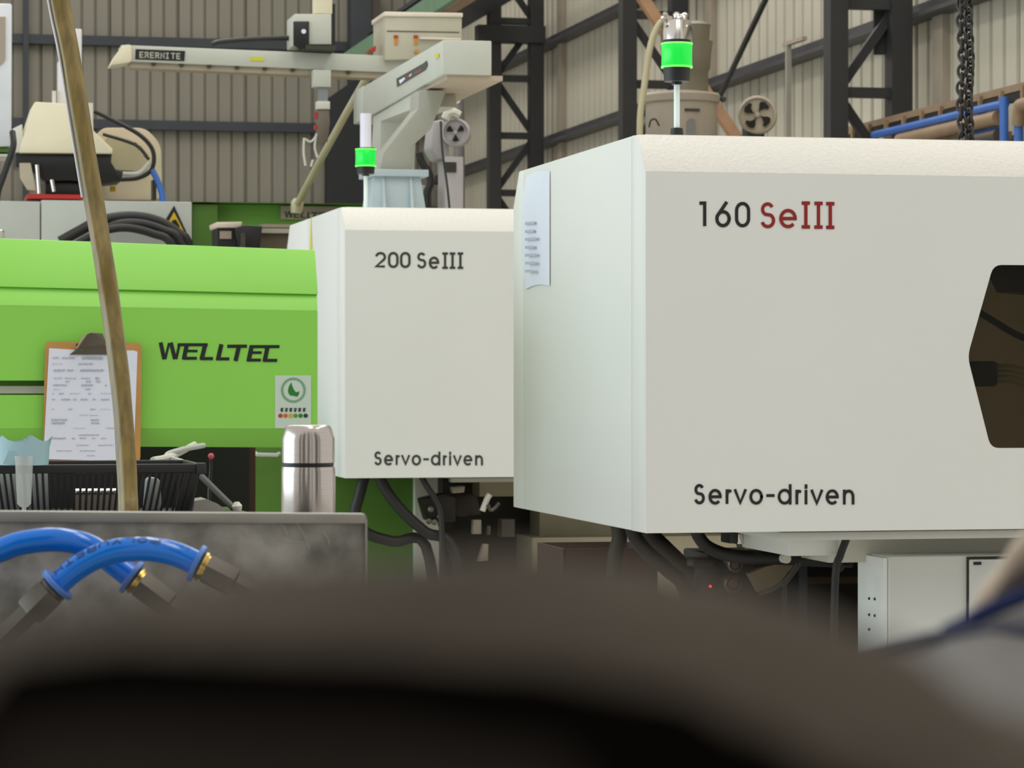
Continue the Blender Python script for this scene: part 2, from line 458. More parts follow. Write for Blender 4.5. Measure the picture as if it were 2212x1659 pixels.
tag(g.build('blue_pipe', BLUEP), 'long blue pipe on the rack that bends down left of another blue pipe', 'pipe')
p = PX(2200, 228, 6.82)
pg = spline([V((p.x, p.y-1.2, p.z)), V((p.x, p.y-.15, p.z)), V((p.x, p.y-.03, p.z-.02)), V((p.x, p.y, p.z-.12))], 6)
t = thing('blue_downpipe', (p.x, p.y, 0), 'short vertical blue pipe with brown elbow at right edge', 'pipe')
G().tube([V((p.x, p.y, p.z-.12)), V((p.x, p.y, 0))], .028, 12).build('pipe', BLUEP, t)
G().tube(pg, .042, 12).build('elbow', BROWNP, t)
a, b = yline(1950, 302, 2158, 6.86)
g = G().tube([a+V((0, .05, 0)), a.lerp(b, .5), b], .048, 12)
tag(g.build('brown_pipe', BROWNP), 'thick brown pipe running just below the long blue pipe', 'pipe')
a, b = yline(2030, 320, 2158, 6.86)
g = G().tube([a+V((0, .05, 0)), b], .042, 12)
tag(g.build('dark_pipe', mat('dark_brown_pipe', (70, 62, 54), .6)), 'dark lower pipe under the thick brown pipe', 'pipe')
a = PX(2090, 292, 6.9); b = PX(2172, 268, 6.9)
tag(G().tube([a, b], .022, 8).build('thin_blue_pipe', BLUEP), 'thin blue pipe low behind the hanging chain', 'pipe')
t = thing('pipe_bracket', (6.95, 16.5, 0), 'brown pipe support frame low between chain and blue pipes', 'bracket')
for u0, v0, u1, v1 in ((2060, 262, 2064, 312), (2108, 262, 2118, 312), (2150, 255, 2160, 312)):
    G().beam(PX(u0, v0, 7.05), PX(u1, v1, 7.05), .07, .05).build('strut', BROWNP, t)
G().beam(PX(2030, 308, 7.05), PX(2175, 292, 7.05), .07, .05).build('rail', BROWNP, t)
t_low = PX(2118, 312, 7.05)
G().beam(t_low, V((t_low.x, t_low.y, 0)), .08, .08).build('support_post', BROWNP, t)

# hanging chain -------------------------------------------------------
t = thing('hanging_chain', PD(2086, -60, 9.3), 'dark double strand hoist chain hanging behind the white machine', 'chain')
def link_mesh(c, ang, L, wd, r):
    pts = []
    for i in range(12):
        a = 2*math.pi*i/12
        pts.append(V((math.cos(a)*wd/2*math.cos(ang), math.cos(a)*wd/2*math.sin(ang), math.sin(a)*L/2))+c)
    pts.append(pts[0]); pts.append(pts[1])
    return G().tube(pts, r, 6, caps=False)
CHM = mat('chain_steel', (64, 62, 60), .38, .7, var=.2, scale=40)
for sx in (-1, 1):
    for par in (0, 1):
        ref = None
        for k in range(26):
            z = .06-.0265*(2*k+par)-(.008 if sx > 0 else 0)
            if z < -.78: break
            c = V((sx*.0135+.003*math.sin(k*1.3), 0, z))
            if ref is None:
                ref = link_mesh(off(t)+V((0, 0, 0)), R(20+90*par) if sx > 0 else R(-35+90*par), .042, .025, .0050).build('chain_link', CHM, t)
                ref.location = c
            else:
                o = ref.copy(); COL.objects.link(o); o.parent = t; o.location = c

# ================================================================== WHITE MACHINES
def panel_hole(outer, hole, Y, dep):
    # flat panel in the plane y = Y with a window cut out; outer/hole are lists of 3D points
    allp = outer+hole; no = len(outer); nh = len(hole)
    tris = tessellate_polygon([[V((p.x, p.z, 0)) for p in outer], [V((p.x, p.z, 0)) for p in hole]])
    vs = allp+[p+V((0, dep, 0)) for p in allp]; n = len(allp)
    fs = []
    for a, b, c in tris:
        pa, pb, pc = allp[a], allp[b], allp[c]
        if (pb-pa).cross(pc-pa).y > 0: a, b, c = a, c, b
        fs += [(a, b, c), (c+n, b+n, a+n)]
    for i in range(no): j = (i+1) % no; fs.append((i, j, j+n, i+n))
    for i in range(nh): j = (i+1) % nh; fs.append((no+i, no+i+n, no+j+n, no+j))
    g = G().add(vs, fs)
    return g
def guard(label, x0, Yf, Yb, zb, zp, zt, bev, x1, seamf, seamr, win, name='injection_moulding_machine'):
    t = thing(name, ((x0+x1)/2, (Yf+Yb)/2, 0), label, 'machine')
    T = .02
    # side: corner strip, side door, rear strip (hexagonal profile)
    G().prism([(x0, Yf+.004, zb), (x0, seamf-.002, zb), (x0, seamf-.002, zt), (x0, Yf+bev, zt-.002), (x0, Yf+.004, zp-.002)], (T, 0, 0)).build('corner_strip', WHITE, t, .001)
    G().prism([(x0, seamf+.003, zb), (x0, seamr-.003, zb), (x0, seamr-.003, zt), (x0, seamf+.003, zt)], (T, 0, 0)).build('side_door', WHITE, t, .003)
    G().prism([(x0, seamr+.003, zb), (x0, Yb, zb), (x0, Yb, zp), (x0, Yb-bev, zt), (x0, seamr+.003, zt)], (T, 0, 0)).build('rear_strip', WHITE, t, .003)
    G().prism([(x1-T, Yf, zb), (x1-T, Yb, zb), (x1-T, Yb, zp), (x1-T, Yb-bev, zt), (x1-T, Yf+bev, zt), (x1-T, Yf, zp)], (T, 0, 0)).build('end_panel', WHITE, t, .003)
    # top: bevels and roof
    G().prism([(x0+.0008, Yf, zp), (x0+.0008, Yf+bev, zt), (x0+.0008, Yf+bev+.02, zt-.02), (x0+.0008, Yf+.02, zp-.005)], (x1-x0, 0, 0)).build('top_bevel', BEVEL, t, .003)
    G().prism([(x0+.0008, Yb, zp), (x0+.0008, Yb-bev, zt), (x0+.0008, Yb-bev-.02, zt-.02), (x0+.0008, Yb-.02, zp-.005)], (x1-x0, 0, 0)).build('top_bevel', WHITE, t, .003)
    G().box((x0+T, Yf+bev+.001, zt-.02), (x1-T, Yb-bev, zt)).build('roof_panel', WHITE, t)
    G().box((x0+T, Yb-T, zb), (x1-T, Yb, zp-.004)).build('rear_panel', DARKIN, t)
    outer = [V((x0, Yf, zb)), V((x1, Yf, zb)), V((x1, Yf, zp)), V((x0, Yf, zp))]
    panel_hole(outer, win, Yf, .004).build('front_panel', WHITE, t, smooth=30)
    G().prism([p+V((0, .008, 0)) for p in win], (0, .006, 0)).build('window_pane', PANE, t, label='smoked brown window pane')
    return t
# nearer machine, 160
X0, YF = 1.819, 6.82
hexw = [PY(2090, 770, YF), PY(2146, 572, YF)]
bl = PY(2140, 968, YF)
cxw = hexw[0].x+.42
right = [V((2*cxw-p.x, YF, p.z)) for p in (bl, hexw[0], hexw[1])]
win = round_poly([hexw[1], hexw[0], bl]+right, .022)
win = [V(p) for p in win]
m160 = guard('large white machine guard lettered 160 SeIII nearest the viewer on the right', X0, YF, 8.289, .981, 1.842, 1.937, .075, 3.95, 6.953, 8.15, win)
g = G(); z4 = lambda x: 1480+x/6.144; y4 = lambda y: 420+y/6.144
words(g, [('1', z4(188), y4(92), z4(283), y4(422), 1), ('6', z4(398), y4(92), z4(607), y4(437), 1), ('0', z4(660), y4(97), z4(866), y4(438), 1)], YF-.0012, 7.6)
g.build('model_number', INK, m160, label='black numerals 160')
g = G()
words(g, [('S', z4(992), y4(103), z4(1197), y4(450), 1), ('e', z4(1247), y4(190), z4(1484), y4(450), 1)] +
      [('I', z4(a), y4(90+k*4), z4(a+118), y4(455+k*3), 1.05) for k, a in enumerate((1543, 1711, 1867))], YF-.0012, 7.6)
g.build('model_name', RED, m160, label='red letters SeIII')
SV = [('S',108,88,250,347),('e',292,150,462,350),('r',508,155,585,342),('v',612,152,775,345),('o',806,150,980,350),('-',1020,216,1128,254),
      ('d',1162,90,1340,350),('r',1385,160,1462,348),('i',1490,92,1550,348),('v',1575,158,1735,350),('e',1766,155,1934,352),('n',1982,158,2130,350)]
def servo(g, u0, v0, k, Y, sw):
    return words(g, [(c, u0+(a-108)*k, v0+(b-88)*k, u0+(p-108)*k, v0+(q-88)*k, 1) for c, a, b, p, q in SV], Y, sw)
servo(G(), 1498.5, 1045.2, 1/5.82, YF-.0012, 6.6).build('servo_lettering', INK, m160, label='black words Servo-driven')
# inside of the 160 seen through the window
G().box((2.3, 7.5, 1.02), (3.85, 7.55, 1.80)).build('inner_platen', mat('platen_tan', (236, 224, 200), .6, var=.1), m160)
g = G().lathe([(.0, 0), (.12, 0), (.14, .03), (.14, .3), (.10, .33)], (3.02, 7.05, 1.20), (1, 0.1, 0)); g.build('clamp_cylinder', RUBBER, m160)
G().tube(spline([PY(2095, 660, 7.2), PY(2140, 690, 7.15), PY(2212, 730, 7.1), PY(2290, 745, 7.1)], 6), .009, 8).build('inner_cable', BLACK, m160)
G().frbox(2098, 780, 2158, 835, 7.06, .1).build('connector_block', RUBBER, m160, .01)
for k in range(4):
    G().tube(spline([PY(2155, 790+k*11, 7.08), PY(2190, 792+k*11, 7.06), PY(2230, 805+k*12, 7.06), PY(2300, 850+k*12, 7.1)], 5), .006, 6).build('inner_hose', KHAKI, m160)
G().fr([(2150, 560), (2300, 560), (2300, 640), (2185, 630)], 7.15, .1).build('inner_bracket', BLACK, m160)
# cross beam, pedestal and door under the 160
G().frbox(1688, 1150, 2330, 1160, 6.90, .5).build('cross_beam', WHITE, m160, .003)
G().frbox(1704, 1158, 1812, 1200, 6.97, .4).build('beam_block', WHITE, m160, .004)
G().frbox(1790, 1160, 2330, 1208, 7.16, .4).build('rear_beam', CREAM, m160)
pb = PY(1921, 1202, 7.02); xb = pb.x
yb2 = PX(1860, 1300, xb).y
G().box((xb, 7.02, .06), (3.9, yb2, pb.z)).build('pedestal', WHITE, m160, .006)
G().box((xb-.012, 7.03, .06), (xb-.0015, yb2-.01, pb.z-.005)).build('pedestal_side_plate', mat('lit_side_white', (240, 244, 242), .45), m160)  # whiter than the pedestal: strong light from the left put into the colour
pd0 = PY(2092, 1202, 7.02); 
G().frbox(2090, 1203, 2340, 1640, 7.012, .008).build('door_gasket', SEAM, m160)
G().frbox(2096, 1209, 2336, 1636, 7.0, .012).build('cabinet_door', WHITE, m160, .003)
G().frbox(2104, 1214, 2120, 1220, 6.996, .004).build('door_label', INK, m160)
for u, v in ((1878, 1293), (1890, 1294), (1878, 1328), (1890, 1330), (1878, 1360)):
    p = PX(u, v, xb-.013); G().lathe([(.004, 0), (.003, .003)], p, (-1, 0, 0), 8).build('screw_head', SEAM, m160)
G().box((2.95, 7.6, 0), (3.88, 8.2, .96)).build('machine_bed', KHAKI, m160)
# 200 machine
X2, Y2 = 1.826, 11.37
w2 = [V((p.x*1.06+.35, Y2, p.z+.05)) for p in win]
m200 = guard('white machine guard lettered 200 SeIII behind the steel thermos', X2, Y2, 12.98, .962, 1.925, 2.02, .09, 4.3, 11.56, 12.35, w2)
g = G()
words(g, [('2', 810, 544, 834, 578, 1), ('0', 838, 544, 861, 579, 1), ('0', 864, 544, 887, 579, 1), ('S', 900, 545, 921, 580, 1), ('e', 926, 554, 949, 581, 1)] +
      [('I', a, 545, a+13, 581, 1) for a in (955, 971, 988)], Y2-.0015, 5.2)
g.build('model_lettering', mat('faded_black_ink', (52, 54, 46), .6), m200, label='black lettering 200 SeIII')
servo(G(), 808, 975, 235/2019, Y2-.0015, 4.6).build('servo_lettering', MATS['faded_black_ink'], m200, label='black words Servo-driven')
p = PX(672, 512, X2-.001)
G().add([p+V((0, -.05, -.12)), p+V((0, .06, -.12)), p+V((0, 0, .1))], [(0, 1, 2)]).build('warning_triangle', YELLOWG, m200)
a = PX(671, 480, X2-.0008); 
# base of the 200: green, cream and khaki bodies
G().frbox(550, 955, 896, 1700, 11.75, 1.0).build('green_base', GREENB, m200)
G().frbox(897, 1030, 950, 1700, 11.70, 1.0).build('cream_base', CREAM, m200)
G().frbox(1166, 1010, 1740, 1162, 11.82, 1.0).build('khaki_bed', KHAKI, m200)
G().frbox(1150, 1162, 1740, 1700, 11.70, 1.0).build('khaki_plinth', mat('khaki_plinth_paint', (176, 166, 140), .6), m200)
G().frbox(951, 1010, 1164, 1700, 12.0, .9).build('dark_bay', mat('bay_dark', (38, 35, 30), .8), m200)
G().frbox(1036, 1040, 1110, 1072, 11.8, .15).build('valve_plate', KHAKI, m200)
G().frbox(975, 1033, 1110, 1041, 11.5, .3).build('lower_rail', CREAM, m200)

G().tube([PY(552, 979, 11.72), PY(556, 982, 11.66), PY(598, 983, 11.66), PY(603, 980, 11.72)], .008, 8).build('pull_handle', GREY, m200)
# sheet of paper taped to the side of the 160
def paper_side():
    pts = []
    nx, nz = 8, 10
    a = PX(1136, 386, X0-.002); b = PX(1188, 386, X0-.002); c = PX(1188, 622, X0-.002)
    zt, zb = a.z, PX(1160, 622, X0).z
    gg = G(); vs = []
    for j in range(nz+1):
        for i in range(nx+1):
            s = i/nx; q = j/nz
            y = a.y+(b.y-a.y)*s - .03*math.sin(q*3.1)*(1-s)*-1
            x = X0-.003-.012*math.sin(s*math.pi)*(.5+.5*math.sin(q*4+.6))-.006*(1-s)*math.sin(q*3.1)
            vs.append((x, y, zt+(zb-zt)*q+.008*math.sin(s*3)))
    fs = [(j*(nx+1)+i, j*(nx+1)+i+1, (j+1)*(nx+1)+i+1, (j+1)*(nx+1)+i) for j in range(nz) for i in range(nx)]
    gg.add(vs, fs); return gg, a, b, zt, zb
gg, pa, pb_, zt_, zb_ = paper_side()
t = thing('paper_sheet', (X0-.004, pa.y, zb_), 'curled white paper sheet taped to the left side of the 160 machine', 'paper')
gg.build('sheet', PAPER, t)
g = G()
for k in range(7):
    z = zt_-.13-.022*k; y0 = pa.y-.05; 
    g.ribbon([(X0-.0205, y0-.02-.0*k, z), (X0-.0205, y0-.12-random.random()*.06, z-.004)], .008, (-1, 0, 0))
g.build('handwriting', PAPERP, t)

# ================================================================== GREEN MACHINE
YG = 7.9
tg = thing('green_injection_unit', (PY(300, 800, YG+.4).x, YG+.4, 0), 'lime green machine cover with slanted lid behind the clipboard', 'machine')
L_, Rr_ = -260, 685
def strip(name, vtl, vtr, Yt, vbl, vbr, Yb, urt=685, urb=685, m=GREEN):
    A = [PY(L_, vbl, Yb), PY(urb, vbr, Yb), PY(urt, vtr, Yt), PY(L_, vtl, Yt)]
    return G().prism(A, (0, .04, 0)).build(name, m, tg, .002)
strip('lid', 505, 540, YG+.09, 613, 636, YG+.022, 680, 687)
strip('lid_lower_strip', 610, 633, YG+.034, 655, 672, YG, 685, 686)
# front panel with the slot at the left
A = [PY(L_, 926, YG), PY(686, 926, YG), PY(686, 672, YG), PY(L_, 655, YG), PY(L_, 822, YG), PY(97, 822, YG), PY(97, 853, YG), PY(L_, 853, YG)]
G().prism(A, (0, .04, 0)).build('front_panel', GREEN, tg)
G().frbox(L_, 815, 130, 860, YG+.10, .02).build('slot_back', BLACK, tg)
G().frbox(L_, 834, 120, 850, YG+.02, .02).build('slide_rail', mat('rail_grey', (186, 180, 172), .4), tg)
strip('lower_lip', 926, 926, YG, 962, 967, YG+.034, 686, 684)
# body behind
a = PY(L_, 540, YG+.06); b = PY(680, 966, YG+.06)
G().box((a.x, YG+.08, b.z+.01), (b.x-.01, YG+.75, a.z-.05)).build('cover_body', GREEN, tg)
G().box((a.x, YG+.1, a.z-.05), (b.x-.012, YG+.75, PY(0, 540, YG+.12).z-.002)).build('lid_top', GREEN, tg)
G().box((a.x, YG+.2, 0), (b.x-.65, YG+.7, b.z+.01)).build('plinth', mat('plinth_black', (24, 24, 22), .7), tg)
W5 = [([(130,150),(190,428)],52),([(205,428),(268,160)],30),([(298,152),(366,425)],52),([(385,425),(440,180)],34),([(408,188),(905,188)],40),
      ([(560,190),(512,432)],58),([(575,290),(738,292)],34),([(497,411),(726,411)],40),([(868,172),(803,434)],58),([(783,416),(992,416)],42),
      ([(1132,180),(1072,442)],58),([(1046,421),(1262,421)],42),([(1228,214),(1552,212)],44),([(1420,215),(1364,456)],58),
      ([(1632,200),(1577,462)],58),([(1600,219),(2088,219)],42),([(1640,318),(1794,318)],36),([(1556,441),(1782,441)],40),([(1892,222),(1842,464)],58),([(1822,446),(2050,446)],42)]
def welltec(g, u0, v0, k, Y):
    for n_, (pts, wd) in enumerate(W5):
        g.ribbon([PY(u0+x*k, v0+y*k, Y)+V((0, -.0002*(n_ % 5), 0)) for x, y in pts], wd*1.22*k*PXL(Y), (0, -1, 0))
    return g
welltec(G(), 330, 720, 1/7.628, YG-.0012).build('logo_lettering', INK, tg, label='black slanted logo WELLTEC')
# eco sticker
st = G().frbox(594, 811, 672, 925, YG-.0015, .001).build('eco_sticker', STICK, tg, label='white sticker with green leaf in a ring')
YS = YG-.0025
def s6(x, y): return PY(580+x/12.76, 800+y/12.76, YS)
G().ribbon([s6(685+310*math.cos(a*math.pi/18), 545+315*math.sin(a*math.pi/18)) for a in range(37)], 60/12.76*PXL(8.0), (0, -1, 0)).build('ring', RINGG, st)
G().add([s6(*p) for p in ((630,330),(560,450),(540,560),(560,650),(600,690),(700,700),(760,720),(800,720),(840,650),(845,570),(800,600),(750,600),(690,520),(650,420))], [tuple(range(14))]).build('leaf', LEAFG, st)
g = G()
for k in range(6):
    x0 = 335+k*122
    g.ribbon([s6(x0, 1050), s6(x0+85, 1050)], 22/12.76*PXL(8), (0, -1, 0))
    g.ribbon([s6(x0+42, 1035), s6(x0+42, 1150)], 26/12.76*PXL(8), (0, -1, 0))
    g.ribbon([s6(x0+4, 1098), s6(x0+80, 1098)], 22/12.76*PXL(8), (0, -1, 0))
    g.ribbon([s6(x0+10, 1060+(k % 2)*20), s6(x0+14, 1140)], 20/12.76*PXL(8), (0, -1, 0))
g.build('small_print', SEAM, st)
for k, c in enumerate(((176,60,44),(196,98,40),(214,158,44),(86,150,36),(52,118,36),(24,62,36))):
    cx = 330+k*139
    G().add([s6(cx+62*math.cos(a*math.pi/8), 1250+58*math.sin(a*math.pi/8)) for a in range(16)][::-1], [tuple(range(16))]).build('colour_dot', mat('dot_%d' % k, c, .6), st)

# clipboard hanging on the green cover
tc = thing('clipboard', PY(200, 990, YG-.03), 'hardboard clipboard with a printed form hanging on the green cover', 'clipboard')
YC = YG-.022
G().prism([V(p) for p in round_poly([PY(98, 738, YC), PY(306, 741, YC), PY(303, 997, YC), PY(92, 994, YC)], .012)], (0, .004, 0)).build('board', BOARD, tc)
G().prism([PY(290, 757, YC-.0006), PY(297, 760, YC-.0006), PY(290, 960, YC-.0006), PY(262, 960, YC-.0006), PY(262, 757, YC-.0006)], (0, .0004, 0)).build('under_sheet', PAPER, tc)
G().prism([PY(106, 752, YC-.002), PY(236, 760, YC-.002), PY(240, 775, YC-.002), PY(255, 992, YC-.004), PY(258, 996, YC-.004), PY(104, 992, YC-.004), PY(95, 960, YC-.004)], (0, .0006, 0)).build('form_sheet', PAPER, tc)
g = G(); rr = random.Random(3)
for (v, segs) in ((773, ((114,128,5),(134,162,5),(178,222,9))), (786, ((112,135,2),(170,200,4))), (800, ((116,140,6),(145,158,5),(174,225,6))),
                  (817, ((116,134,3),(140,165,3),(175,196,3),(206,214,7))), (824, ((142,150,5),(186,196,5),(208,216,6))), (832, ((115,145,5),(176,200,6),(227,231,4))),
                  (841, ((116,130,2),(184,196,4))), (850, ((113,118,3),(127,138,4),(150,172,2),(191,197,4),(218,240,2))), (863, ((113,119,5),(132,152,5),(158,166,5),(174,190,5),(200,207,5),(218,236,5))),
                  (884, ((112,116,3),(147,156,4),(195,206,4),(216,240,1.5))), (897, ((172,190,2),(194,212,2))), (907, ((111,146,6),(196,214,5))), (914, ((112,140,7),(197,216,5))),
                  (925, ((158,185,1.5),(230,248,3))), (940, ((170,214,4),)), (947, ((108,142,5),(155,163,4),(172,186,4),(199,206,4),(218,230,3))), (962, ((165,193,3),(212,245,3))), (974, ((122,155,3),(172,206,3))), (984, ((188,205,3),))):
    for a, b, h in segs:
        x = a
        while x < b:
            e = min(b, x+rr.uniform(3, 7))
            g.ribbon([PY(x, v+rr.uniform(-.6, .6), YC-.0046), PY(e, v+rr.uniform(-.6, .6), YC-.0046)], h*.62*PXL(8), (0, -1, 0)); x = e+rr.uniform(.8, 2)
tag(g.build('form_print', PAPERP, tc), kind='stuff')
cl = G().prism([PY(150, 766, YC-.006), PY(168, 752, YC-.02), PY(188, 722, YC-.014), PY(196, 718, YC-.012), PY(222, 720, YC-.012), PY(230, 742, YC-.016), PY(240, 752, YC-.02), PY(244, 766, YC-.006)], (0, .006, 0))
cl.build('clip', CLIPM, tc, .001)
G().fr([(164, 752), (180, 726), (192, 718), (186, 744), (176, 758)], YC-.012, .012).build('clip_spring', mat('pale_clip', (186, 170, 150), .4, .3), tc)
G().lathe([(.004, 0), (.003, .004)], PY(167, 745, YC-.004), (0, -1, 0), 10).build('rivet', SEAM, tc)

# ================================================================== BASKET, TABLE AND SMALL THINGS IN FRONT OF THE GREEN COVER
YB = 6.75
zt_tab = PY(200, 1118, YB).z
t = thing('work_table', (PY(180, 1118, YB).x, YB+.2, 0), 'plain steel work table under the black basket', 'table')
xa, xb_ = PY(-150, 1118, YB).x, PY(560, 1118, YB).x
G().box((xa, YB-.08, zt_tab-.03), (xb_, YB+.5, zt_tab)).build('tabletop', FITM, t, .003)
for x in (xa+.04, xb_-.04):
    for y in (YB-.04, YB+.46):
        G().box((x-.02, y-.02, 0), (x+.02, y+.02, zt_tab-.03)).build('leg', STEELD, t)
tb_ = thing('plastic_basket', (PY(180, 1118, YB).x, YB+.15, zt_tab), 'black slatted plastic basket in front of the green cover', 'basket')
BK = mat('basket_black', (19, 19, 20), .5, var=.1)
zr = PY(200, 1003, YB).z; x1r = PY(437, 1003, YB).x; x0r = PY(-120, 1003, YB).x
zb0 = zt_tab+.004; ins = .025
dpt = .33
G().box((x0r, YB-.006, zr-.020), (x1r, YB+.006, zr)).build('rim', BK, tb_, .003)
G().box((x0r, YB+dpt-.006, zr-.020), (x1r, YB+dpt+.006, zr)).build('rim', BK, tb_, .003)
G().box((x0r, YB, zr-.02), (x0r+.012, YB+dpt, zr)).build('rim', BK, tb_, .003)
G().box((x1r-.012, YB, zr-.02), (x1r, YB+dpt, zr)).build('rim', BK, tb_, .003)
G().box((x1r-.014, YB-.012, zr-.024), (x1r+.008, YB+.012, zr+.002)).build('corner_cap', RUBBER, tb_, .003)
G().box((x0r+ins, YB+ins, zb0), (x1r-ins, YB+dpt-ins, zb0+.006)).build('basket_floor', BK, tb_)
ns = 39; 
for side in (0, 1):
    yy = YB if side == 0 else YB+dpt; yi = YB+ins if side == 0 else YB+dpt-ins
    ref = None
    for k in range(ns):
        q = (k+.5)/ns
        xt = x0r+.01+(x1r-x0r-.02)*q
        wd = .0058
        if k in (ns-1, ns-2): wd = .016
        gq = G().prism([(xt-wd/2, yy-.002, zr-.018), (xt+wd/2, yy-.002, zr-.018), (xt+wd/2-(q-.5)*.05, yi-.002, zb0), (xt-wd/2-(q-.5)*.05, yi-.002, zb0)], (0, .004, 0))
        gq.build('slat', BK, tb_)
for k in range(20):
    y = YB+dpt*(k+.5)/20
    G().prism([(x1r-.008, y-.004, zr-.018), (x1r-.008, y+.004, zr-.018), (x1r-ins-.004, y+.004, zb0), (x1r-ins-.004, y-.004, zb0)], (.004, 0, 0)).build('slat', BK, tb_)
G().box((x0r+.02, YB+dpt-.036, zb0), (x1r-.03, YB+dpt-.014, zr-.02)).build('basket_liner', mat('liner_black', (16, 16, 17), .7), tb_)
BAGM = mat('pale_grey_film', (150, 156, 156), .5, var=.1, scale=20)
for u0, u1, va, lab in ((-60, 112, 1010, 'pale grey plastic bag inside the left end of the basket'), (312, 350, 1030, 'small pale bag standing inside the right half of the basket')):
    a = PY(u0, va, YB+.06); b = PY(u1, va, YB+.06)
    g = G().prism([V(q) for q in round_poly([V((a.x, YB+.06, zb0+.007)), V((b.x, YB+.06, zb0+.007)), V((b.x-.004, YB+.06, a.z-.004)), V((a.x+.006, YB+.06, a.z))], .012)], (0, .05, 0))
    tag(g.build('plastic_bag', BAGM, None, .006), lab, 'bag')
# shiny spring coil inside the basket
pc = PY(205, 1075, YB+.10)
p0 = PY(158, 1063, YB+.06); p1 = PY(262, 1063, YB+.06)
t = thing('chrome_bar', (p0.x, YB+.06, zb0+.006), 'shiny chrome bar on grey feet lying inside the black basket', 'bar')
G().lathe([(.004, 0), (.0078, .002), (.0078, p1.x-p0.x-.002), (.004, p1.x-p0.x)], (p0.x, YB+.06, p0.z), (1, 0, 0), 24).build('bar', CHROME, t)
G().box((p0.x+.004, YB+.055, zb0+.007), (p1.x-.004, YB+.075, p0.z-.006)).build('foot', mat('foot_grey', (150, 144, 134), .35, .6), t)
# pale blue folded sheet and clear tapered tube on the basket rim
t = thing('folded_plastic_cup', PY(50, 1008, YB-.03), 'pale blue folded plastic cup hung on the basket rim', 'cup')
Yq = YB-.075
def cupring(v, ru, n=20, flare=0.0):
    return [PY(50+ru*math.cos(2*math.pi*i/n)+ (flare*6 if i % 5 == 0 else 0), v+(-10*flare if i % 4 == 0 else 4*flare if i % 4 == 2 else 0)-0.12*ru*math.sin(2*math.pi*i/n)*0, Yq)+V((0, .055*math.sin(2*math.pi*i/n), 0)) for i in range(n)]
g = G(); rings = [cupring(950, 58, flare=1), cupring(966, 57), cupring(1004, 55), cupring(1004, 52), cupring(966, 53), cupring(953, 54, flare=.8)]
n = 20
g.add([p for r_ in rings for p in r_], [(k*n+i, k*n+(i+1) % n, (k+1)*n+(i+1) % n, (k+1)*n+i) for k in range(5) for i in range(n)])
g.build('cup_wall', PALEB, t, smooth=25)
G().fr([(18, 974), (40, 980), (36, 1003), (6, 1003)], Yq-.053, .004).build('fold', PALEB, t)
G().fr([(52, 946), (72, 968), (52, 1000)], Yq-.052, .004).build('fold', mat('pale_blue_shade', (150, 186, 196), .5), t)
p = PY(52, 985, Yq-.075)
g = G().lathe([(.0215, 0), (.0195, -.02), (.0155, -.105), (.009, -.112), (.005, -.114), (.0045, -.13), (.001, -.13)], p, (0, 0, 1), 20)
tag(g.build('clear_tube', CLEAR), 'cloudy clear tapered plastic tube hanging in front of the blue cup', 'tube')
# clutter behind and right of the basket
g = G().tube(spline([PY(400, 1000, 7.3), PY(360, 985, 7.35), PY(390, 972, 7.4), PY(440, 962, 7.5)], 6), .007, 8)
tag(g.build('grey_cable', GREY), 'pale grey cable looping behind the right end of the basket', 'cable')
g = G().tube(spline([PY(330, 994, 7.25), PY(352, 990, 7.3), PY(380, 982, 7.4), PY(420, 960, 7.6)], 6), .008, 8)
tag(g.build('white_cable', CREAM), 'whitish cable just right of the clipboard foot', 'cable')
t = thing('clamp_lever', PY(515, 1112, 7.05), 'grey lever arm with pale tip leaning beside the basket', 'lever')
G().tube([PY(430, 1024, 7.15), PY(505, 1098, 7.05)], .008, 8).build('arm', mat('lever_grey', (70, 70, 68), .5), t)
G().lathe([(.010, 0), (.013, .012), (.006, .022)], PY(513, 1104, 7.03), (-.1, 0, 1), 10).build('tip', CREAM, t)
pq = PY(470, 1112, 7.0)
g = G().prism([PY(418, 1106, 7.0), PY(420, 1082, 7.0), PY(446, 1078, 7.0), PY(470, 1088, 7.0), PY(486, 1100, 7.0), PY(484, 1106, 7.0)], (0, .12, 0))
tag(g.build('cable_bag', mat('bag_grey', (150, 146, 138), .6)), 'grey crumpled bag on the table right of the basket', 'bag')
pk = PY(455, 985, 7.28)
t = thing('control_knob', (pk.x, 7.3, 0), 'small pinkish red knob on a thin black stem beside the basket', 'knob')
G().lathe([(.007, 0), (.008, .01), (.003, .014)], pk, (0, -1, 0), 10).build('knob', mat('pink_red_plastic', (190, 80, 84), .5), t)
G().tube([PY(455, 985, 7.29), PY(456, 1010, 7.3), PY(452, 1060, 7.3), V((PY(452, 1060, 7.3).x, 7.3, 0))], .004, 6).build('stem', BLACK, t)
t = thing('dark_gap_block', (PY(490, 1000, 8.9).x, 9.0, 0), 'black block standing in for the dark gap beneath the green cover', 'cabinet')
G().frbox(300, 962, 538, 1700, 8.9, .5).build('body', mat('gap_shade_black', (17, 16, 16), .7), t)  # fills the gap under the cover, its shade put in as black
G().frbox(538, 958, 552, 1700, 8.95, .4).build('side_post', mat('rust_dark', (70, 48, 26), .7), t)

